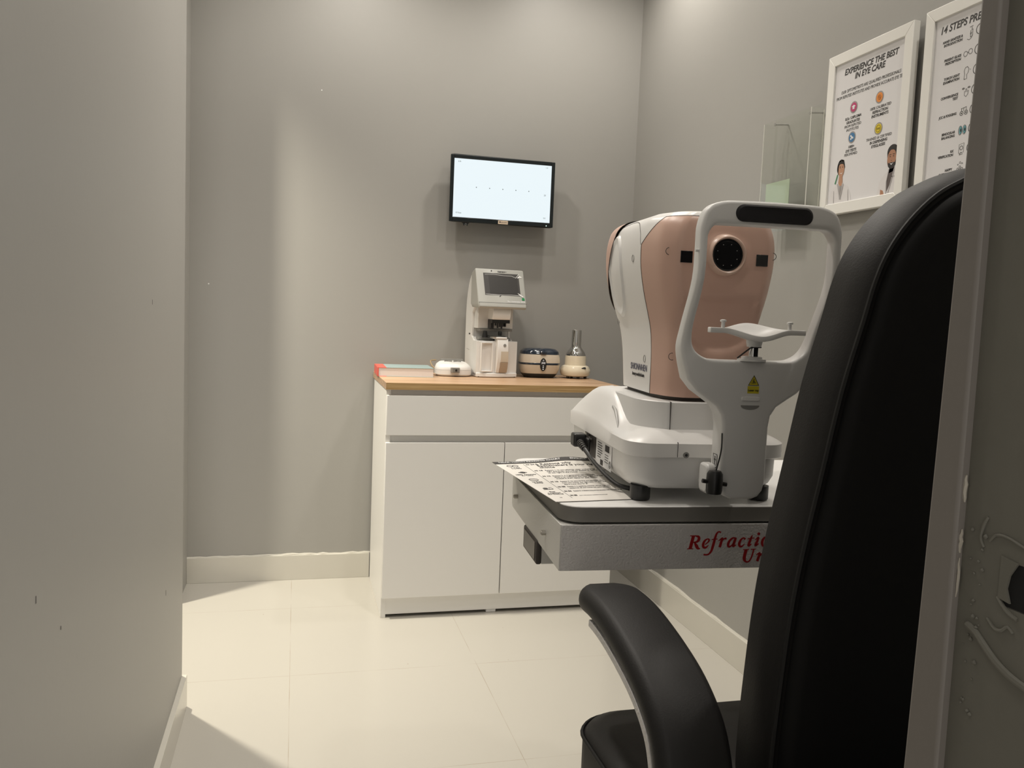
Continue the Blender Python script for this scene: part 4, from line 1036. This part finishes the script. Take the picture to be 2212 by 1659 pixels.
# forehead pad
b = B()
padc = [(u, v) for u, v in rr(.061, .0125, .0125, 8, HX, .470)]
loft(b, [[(u, CY(.47) - .0005 + .004, v) for u, v in padc], [(u, CY(.47) - .004 + .010 * ((u - HX) / .06) ** 2 * .3, v) for u, v in padc], [(HX + (u - HX) * .94, CY(.47) - .007 + .010 * ((u - HX) / .06) ** 2 * .3, .470 + (v - .470) * .8) for u, v in padc]])
obj('forehead_pad', b, M_blackmat, yoke, label='black foam forehead pad')
b = B(); cyl(b, (HX - .1125, CY(.41) + .006, .4125), (HX - .118, CY(.41) + .006, .4125), .0022, 10); obj('eye_level_mark', b, M_plastic2, yoke)
# chin cup on its column
b = B(); n_, m_ = 36, 8
def cup(u, v):
    x = -.0785 + .157 * u
    g = smst(1 - abs(x) / .056) if abs(x) < .056 else 0
    dep = .013 + .040 * g ** .6 if g > 0 else .013
    y = -.326 - .012 * g + dep * v
    z = .3005 - .0110 * g * (1 - v) - .0060 * g * math.sin(PI * v) + .0090 * g * v ** 2
    return Vector((x + .004 + HX, y, z))
top_ = [[b.verts.new(cup(i / n_, j / m_)) for i in range(n_ + 1)] for j in range(m_ + 1)]
for j in range(m_):
    for i in range(n_): b.faces.new((top_[j][i], top_[j][i + 1], top_[j + 1][i + 1], top_[j + 1][i]))
chin = obj('chin_cup', b, M_plastic, yoke, smooth=70)
s = chin.modifiers.new('s', 'SOLIDIFY'); s.thickness = .0082; s.offset = -1
bv = chin.modifiers.new('b', 'BEVEL'); bv.width = .0015; bv.segments = 2; bv.angle_limit = math.radians(60)
for x in (-.052, .058):
    b = B(); lathe(b, [(.0028, .299), (.0028, .309), (.0048, .3095), (.0048, .312), (.002, .313)], 14, (HX + x, -.319, 0)); obj('paper_pin', b, M_plastic2, chin)
b = B(); lathe(b, [(.011, .272), (.0125, .279), (.0125, .2835)], 20, (HX + .006, -.308, 0)); obj('cup_hub', b, M_plastic2, chin)
b = B(); lathe(b, [(.0072, .250), (.0072, .274)], 20, (HX + .006, -.306, 0)); col_ = obj('chin_column', b, M_chrome, yoke)
b = B(); box(b, HX + .0035, HX + .0105, -.3138, -.3128, .252, .272); obj('scale_strip', b, M_black, yoke)
b = B(); lathe(b, [(.022, .2495), (.022, .2525), (.016, .253), (.016, .256), (.012, .257)], 28, (HX + .006, -.302, 0)); obj('collar', b, M_plastic2, yoke)
b = B(); tube(b, spline([(HX + .006, -.314, .2715), (HX - .002, -.316, .271), (HX - .008, -.311, .265), (HX - .017, -.300, .2535)], 6), .0013, 6); tube(b, [(HX - .002, -.3145, .2715), (HX + .015, -.3140, .272)], .0016, 6); obj('retaining_cord', b, M_black, yoke)
# stickers and finger recess on the yoke
def YO(d=0): return basis((HX, -.3104 - d, 0), (1, 0, 0), (0, 0, 1))
b = B(); fpoly(b, [(-.0005, .212), (.0165, .212), (.008, .227)], YO()); fpoly(b, [(-.0015, .199), (.0175, .199), (.0175, .2105), (-.0015, .2105)], YO()); stk = obj('warning_sticker', b, M_yellow, yoke, label='yellow triangular warning sticker')
b = B(); Y2 = YO(.0004); fstroke(b, [(-.0005, .212), (.0165, .212), (.008, .227)], .0014, Y2, closed=True); fstroke(b, [(.008, .215), (.008, .222)], .0012, Y2); fstroke(b, [(.004, .2155), (.012, .2155)], .0008, Y2); fstroke(b, [(.005, .219), (.011, .217)], .0008, Y2); ftext(b, 'Laser ray', .008, .2025, .0048, Y2, bold=.0001); obj('sticker_print', b, M_ink, stk)
b = B(); prism(b, rr(.0155, .0035, .003, 4, HX + .0045, .1905), XZ, -.3125, -.308); obj('finger_grip', b, M_plastic, yoke, bevel=.001)
b = B(); P = [(HX + .0045 + .0155 * math.cos(a), .1800 + .0070 * math.sin(a)) for a in [PI + PI * i / 14 for i in range(15)]]; prism(b, P, XZ, -.3106, -.308); obj('finger_recess', b, M_midgrey, yoke)
# person symbol on the side of the post
MPs = basis((HX - .0389, 0, 0), (0, -1, 0), (0, 0, 1))
b = B(); fpoly(b, [(.282, .078), (.296, .078), (.296, .099), (.282, .099)], MPs); psn = obj('symbol_label', b, M_white, yoke)
b = B(); fstroke(b, [(.282, .078), (.296, .078), (.296, .099), (.282, .099)], .0012, MPs, .0004, closed=True); fpoly(b, circle(.0016, 10, .289, .0945), MPs, .0004); fstroke(b, [(.289, .093), (.289, .086)], .003, MPs, .0004); fstroke(b, [(.2855, .090), (.2925, .090)], .0014, MPs, .0004); fstroke(b, [(.286, .0805), (.289, .087), (.292, .0805)], .0014, MPs, .0004); obj('symbol', b, M_ink, psn)
# hanging black stopper
b = B(); cx, cyy = -.036, -.322
lathe(b, [(.0115, .042), (.0125, .046), (.0130, .062), (.0122, .073), (.009, .078), (.003, .079)], 20, (cx, cyy, 0)); stp = obj('hanging_stopper', b, M_black, yoke, label='black rubber stopper with a cross bar on a cord')
b = B(); cyl(b, (cx - .020, cyy, .062), (cx + .020, cyy, .056), .0034, 10); obj('cross_bar', b, M_black, stp)
b = B(); tube(b, spline([(cx + .002, cyy, .079), (cx + .008, cyy, .110), (cx + .013, cyy + .012, .135)], 5), .0012, 6); obj('cord', b, M_black, stp)

# power cord
pc = thing('power_cord', 'black power cord plugged into the left side of the eye refractor', 'cable', (.70, 1.50, TZ), YAWI)
b = B(); box(b, -.172, -.146, .052, .082, .052, .078); obj('plug_head', b, M_black, pc, bevel=.004, seg=3)
b = B(); box(b, -.150, -.1432, .030, .066, .046, .072); obj('plug_collar', b, M_black, pc, bevel=.003)
P = spline([(-.160, .054, .062), (-.160, .030, .058), (-.158, .000, .050), (-.155, -.035, .040), (-.150, -.070, .031), (-.143, -.100, .022), (-.130, -.125, .013), (-.105, -.135, .0085)], 8)
b = B(); tube(b, P, .0042, 10); obj('cable', b, M_black, pc)
b = B()
for i in range(5):
    p = P[3 + i * 2]; q = P[4 + i * 2]; t_ = (q - p).normalized(); cyl(b, p, p + t_ * .003, .0078 - .0005 * i, 14)
obj('strain_relief', b, mat('ribbed_grey_rubber', (.05, .048, .045), .5), pc)

# ------------------------------------------------------------------ examination chair
ch = thing('examination_chair', 'black leather examination chair seen from behind, padded arms, in right foreground', 'chair', (.76, .95, 0))
b = B()
def seatl(z, s): return [(x, y, z) for x, y in rr(.333 - s, .255 - s, .07, 8, .763, .962)]
loft(b, [seatl(.385, .012), seatl(.395, .002), seatl(.40, 0), seatl(.506, 0), seatl(.517, .006), seatl(.524, .02), seatl(.530, .06), seatl(.532, .12)])
seat = obj('seat', b, M_leather, ch, world=True, smooth=50)
b = B(); tube(b, seatl(.508, -.001), .0028, 6, True); obj('piping', b, M_thread, seat, world=True)
b = B(); lathe(b, [(.045, .03), (.045, .36)], 24, (.763, .95, 0)); obj('pedestal', b, M_metalpaint, ch, world=True)
b = B(); lathe(b, [(.27, 0), (.27, .015), (.25, .03), (.04, .035)], 40, (.763, .95, 0)); obj('floor_disc', b, M_metalpaint, ch, world=True)
b = B(); box(b, .50, 1.02, .80, 1.12, .355, .386); obj('seat_pan', b, M_metalpaint, ch, world=True, bevel=.004)
# arms: pads that curve down at the rear, over a grey steel strip
path = spline([(0, 1.214, .722), (0, 1.16, .7295), (0, 1.09, .7265), (0, 1.01, .7105), (0, .945, .6885), (0, .895, .655), (0, .868, .610), (0, .856, .55), (0, .852, .46), (0, .850, .40)], 6)
def arm(cx, s):
    L = []; S = []
    m = len(path)
    for i, p in enumerate(path):
        a, c = path[max(0, i - 1)], path[min(m - 1, i + 1)]
        t = (c - a).normalized(); nn = Vector((0, -t.z, t.y)) * -1     # points up / backwards
        if nn.z < 0 and i < m / 2: nn = -nn
        if i >= 1 and nn.dot(prevn) < 0: nn = -nn
        prevn = nn
        k_ = min(1, .68 + .32 * math.sin(min(1, i / 5) * PI / 2)); e = .50 * (1 - k_) 
        hw = .0490 * k_; th = .034 * (.45 + .55 * k_)
        cs = []
        for (u, v) in rr(hw, th / 2, .015, 5):
            v = v + (.006 * (1 - (u / hw) ** 2) if v > 0 else 0)
            cs.append(p + Vector((cx + u, 0, 0)) + nn * (v - th / 2 - .004 * (1 - k_)))
        L.append(cs)
        if i > 7:
            S.append([p + Vector((cx + u, 0, 0)) + nn * (v - .034 - .003) for u, v in ((-.047, -.006), (.047, -.006), (.047, .0045), (-.047, .0045))])
    b = B(); loft(b, L); a_ = obj('armrest_pad', b, M_leather, ch, world=True, smooth=60)
    b = B(); loft(b, S); obj('arm_support', b, M_metalpaint, ch, world=True, bevel=.001)
prevn = Vector((0, 0, 1))
arm(.470, -1); prevn = Vector((0, 0, 1)); arm(1.056, 1)
# backrest
half = [(0, 1.3255), (.030, 1.324), (.061, 1.311), (.094, 1.292), (.124, 1.262), (.145, 1.229), (.157, 1.195), (.166, 1.147), (.181, 1.069), (.1925, .971), (.203, .882), (.209, .798), (.210, .697), (.208, .60), (.200, .545), (.17, .530), (.10, .526)]
hp = [(p.x, p.y) for p in spline([(u, v, 0) for u, v in half], 4)]
full = [(u, v) for u, v in hp] + [(-u, v) for u, v in reversed(hp)][:-1]
CXB = .770
def byf(z): return .95 - (z - .55) * .104
def bl(dep, ins, k_=0):
    out = []
    for u, v in full:
        zc = .93; su = 1 - ins / .2; sv = 1 - ins / .4
        z = zc + (v - zc) * sv
        out.append((CXB + u * su, byf(z) - dep, z))
    return out
b = B(); loft(b, [bl(-.012, .03), bl(-.006, .010), bl(0, 0), bl(.03, -.002), bl(.064, 0), bl(.0725, .006)])
back = obj('backrest', b, M_leather, ch, world=True, smooth=50)
b = B(); loft(b, [bl(.070, .012), bl(.084, .016), bl(.090, .026), bl(.093, .06)]); obj('rear_panel', b, mat('black_rear_panel', (.006, .006, .0065), .62, spec=.25), back, world=True, smooth=50)
b = B(); tube(b, bl(.072, .006), .0032, 6, True); obj('piping', b, M_thread, back, world=True)
b = B(); box(b, .70, .84, .868, .90, .36, .60); obj('back_bracket', b, M_metalpaint, ch, world=True, bevel=.004)
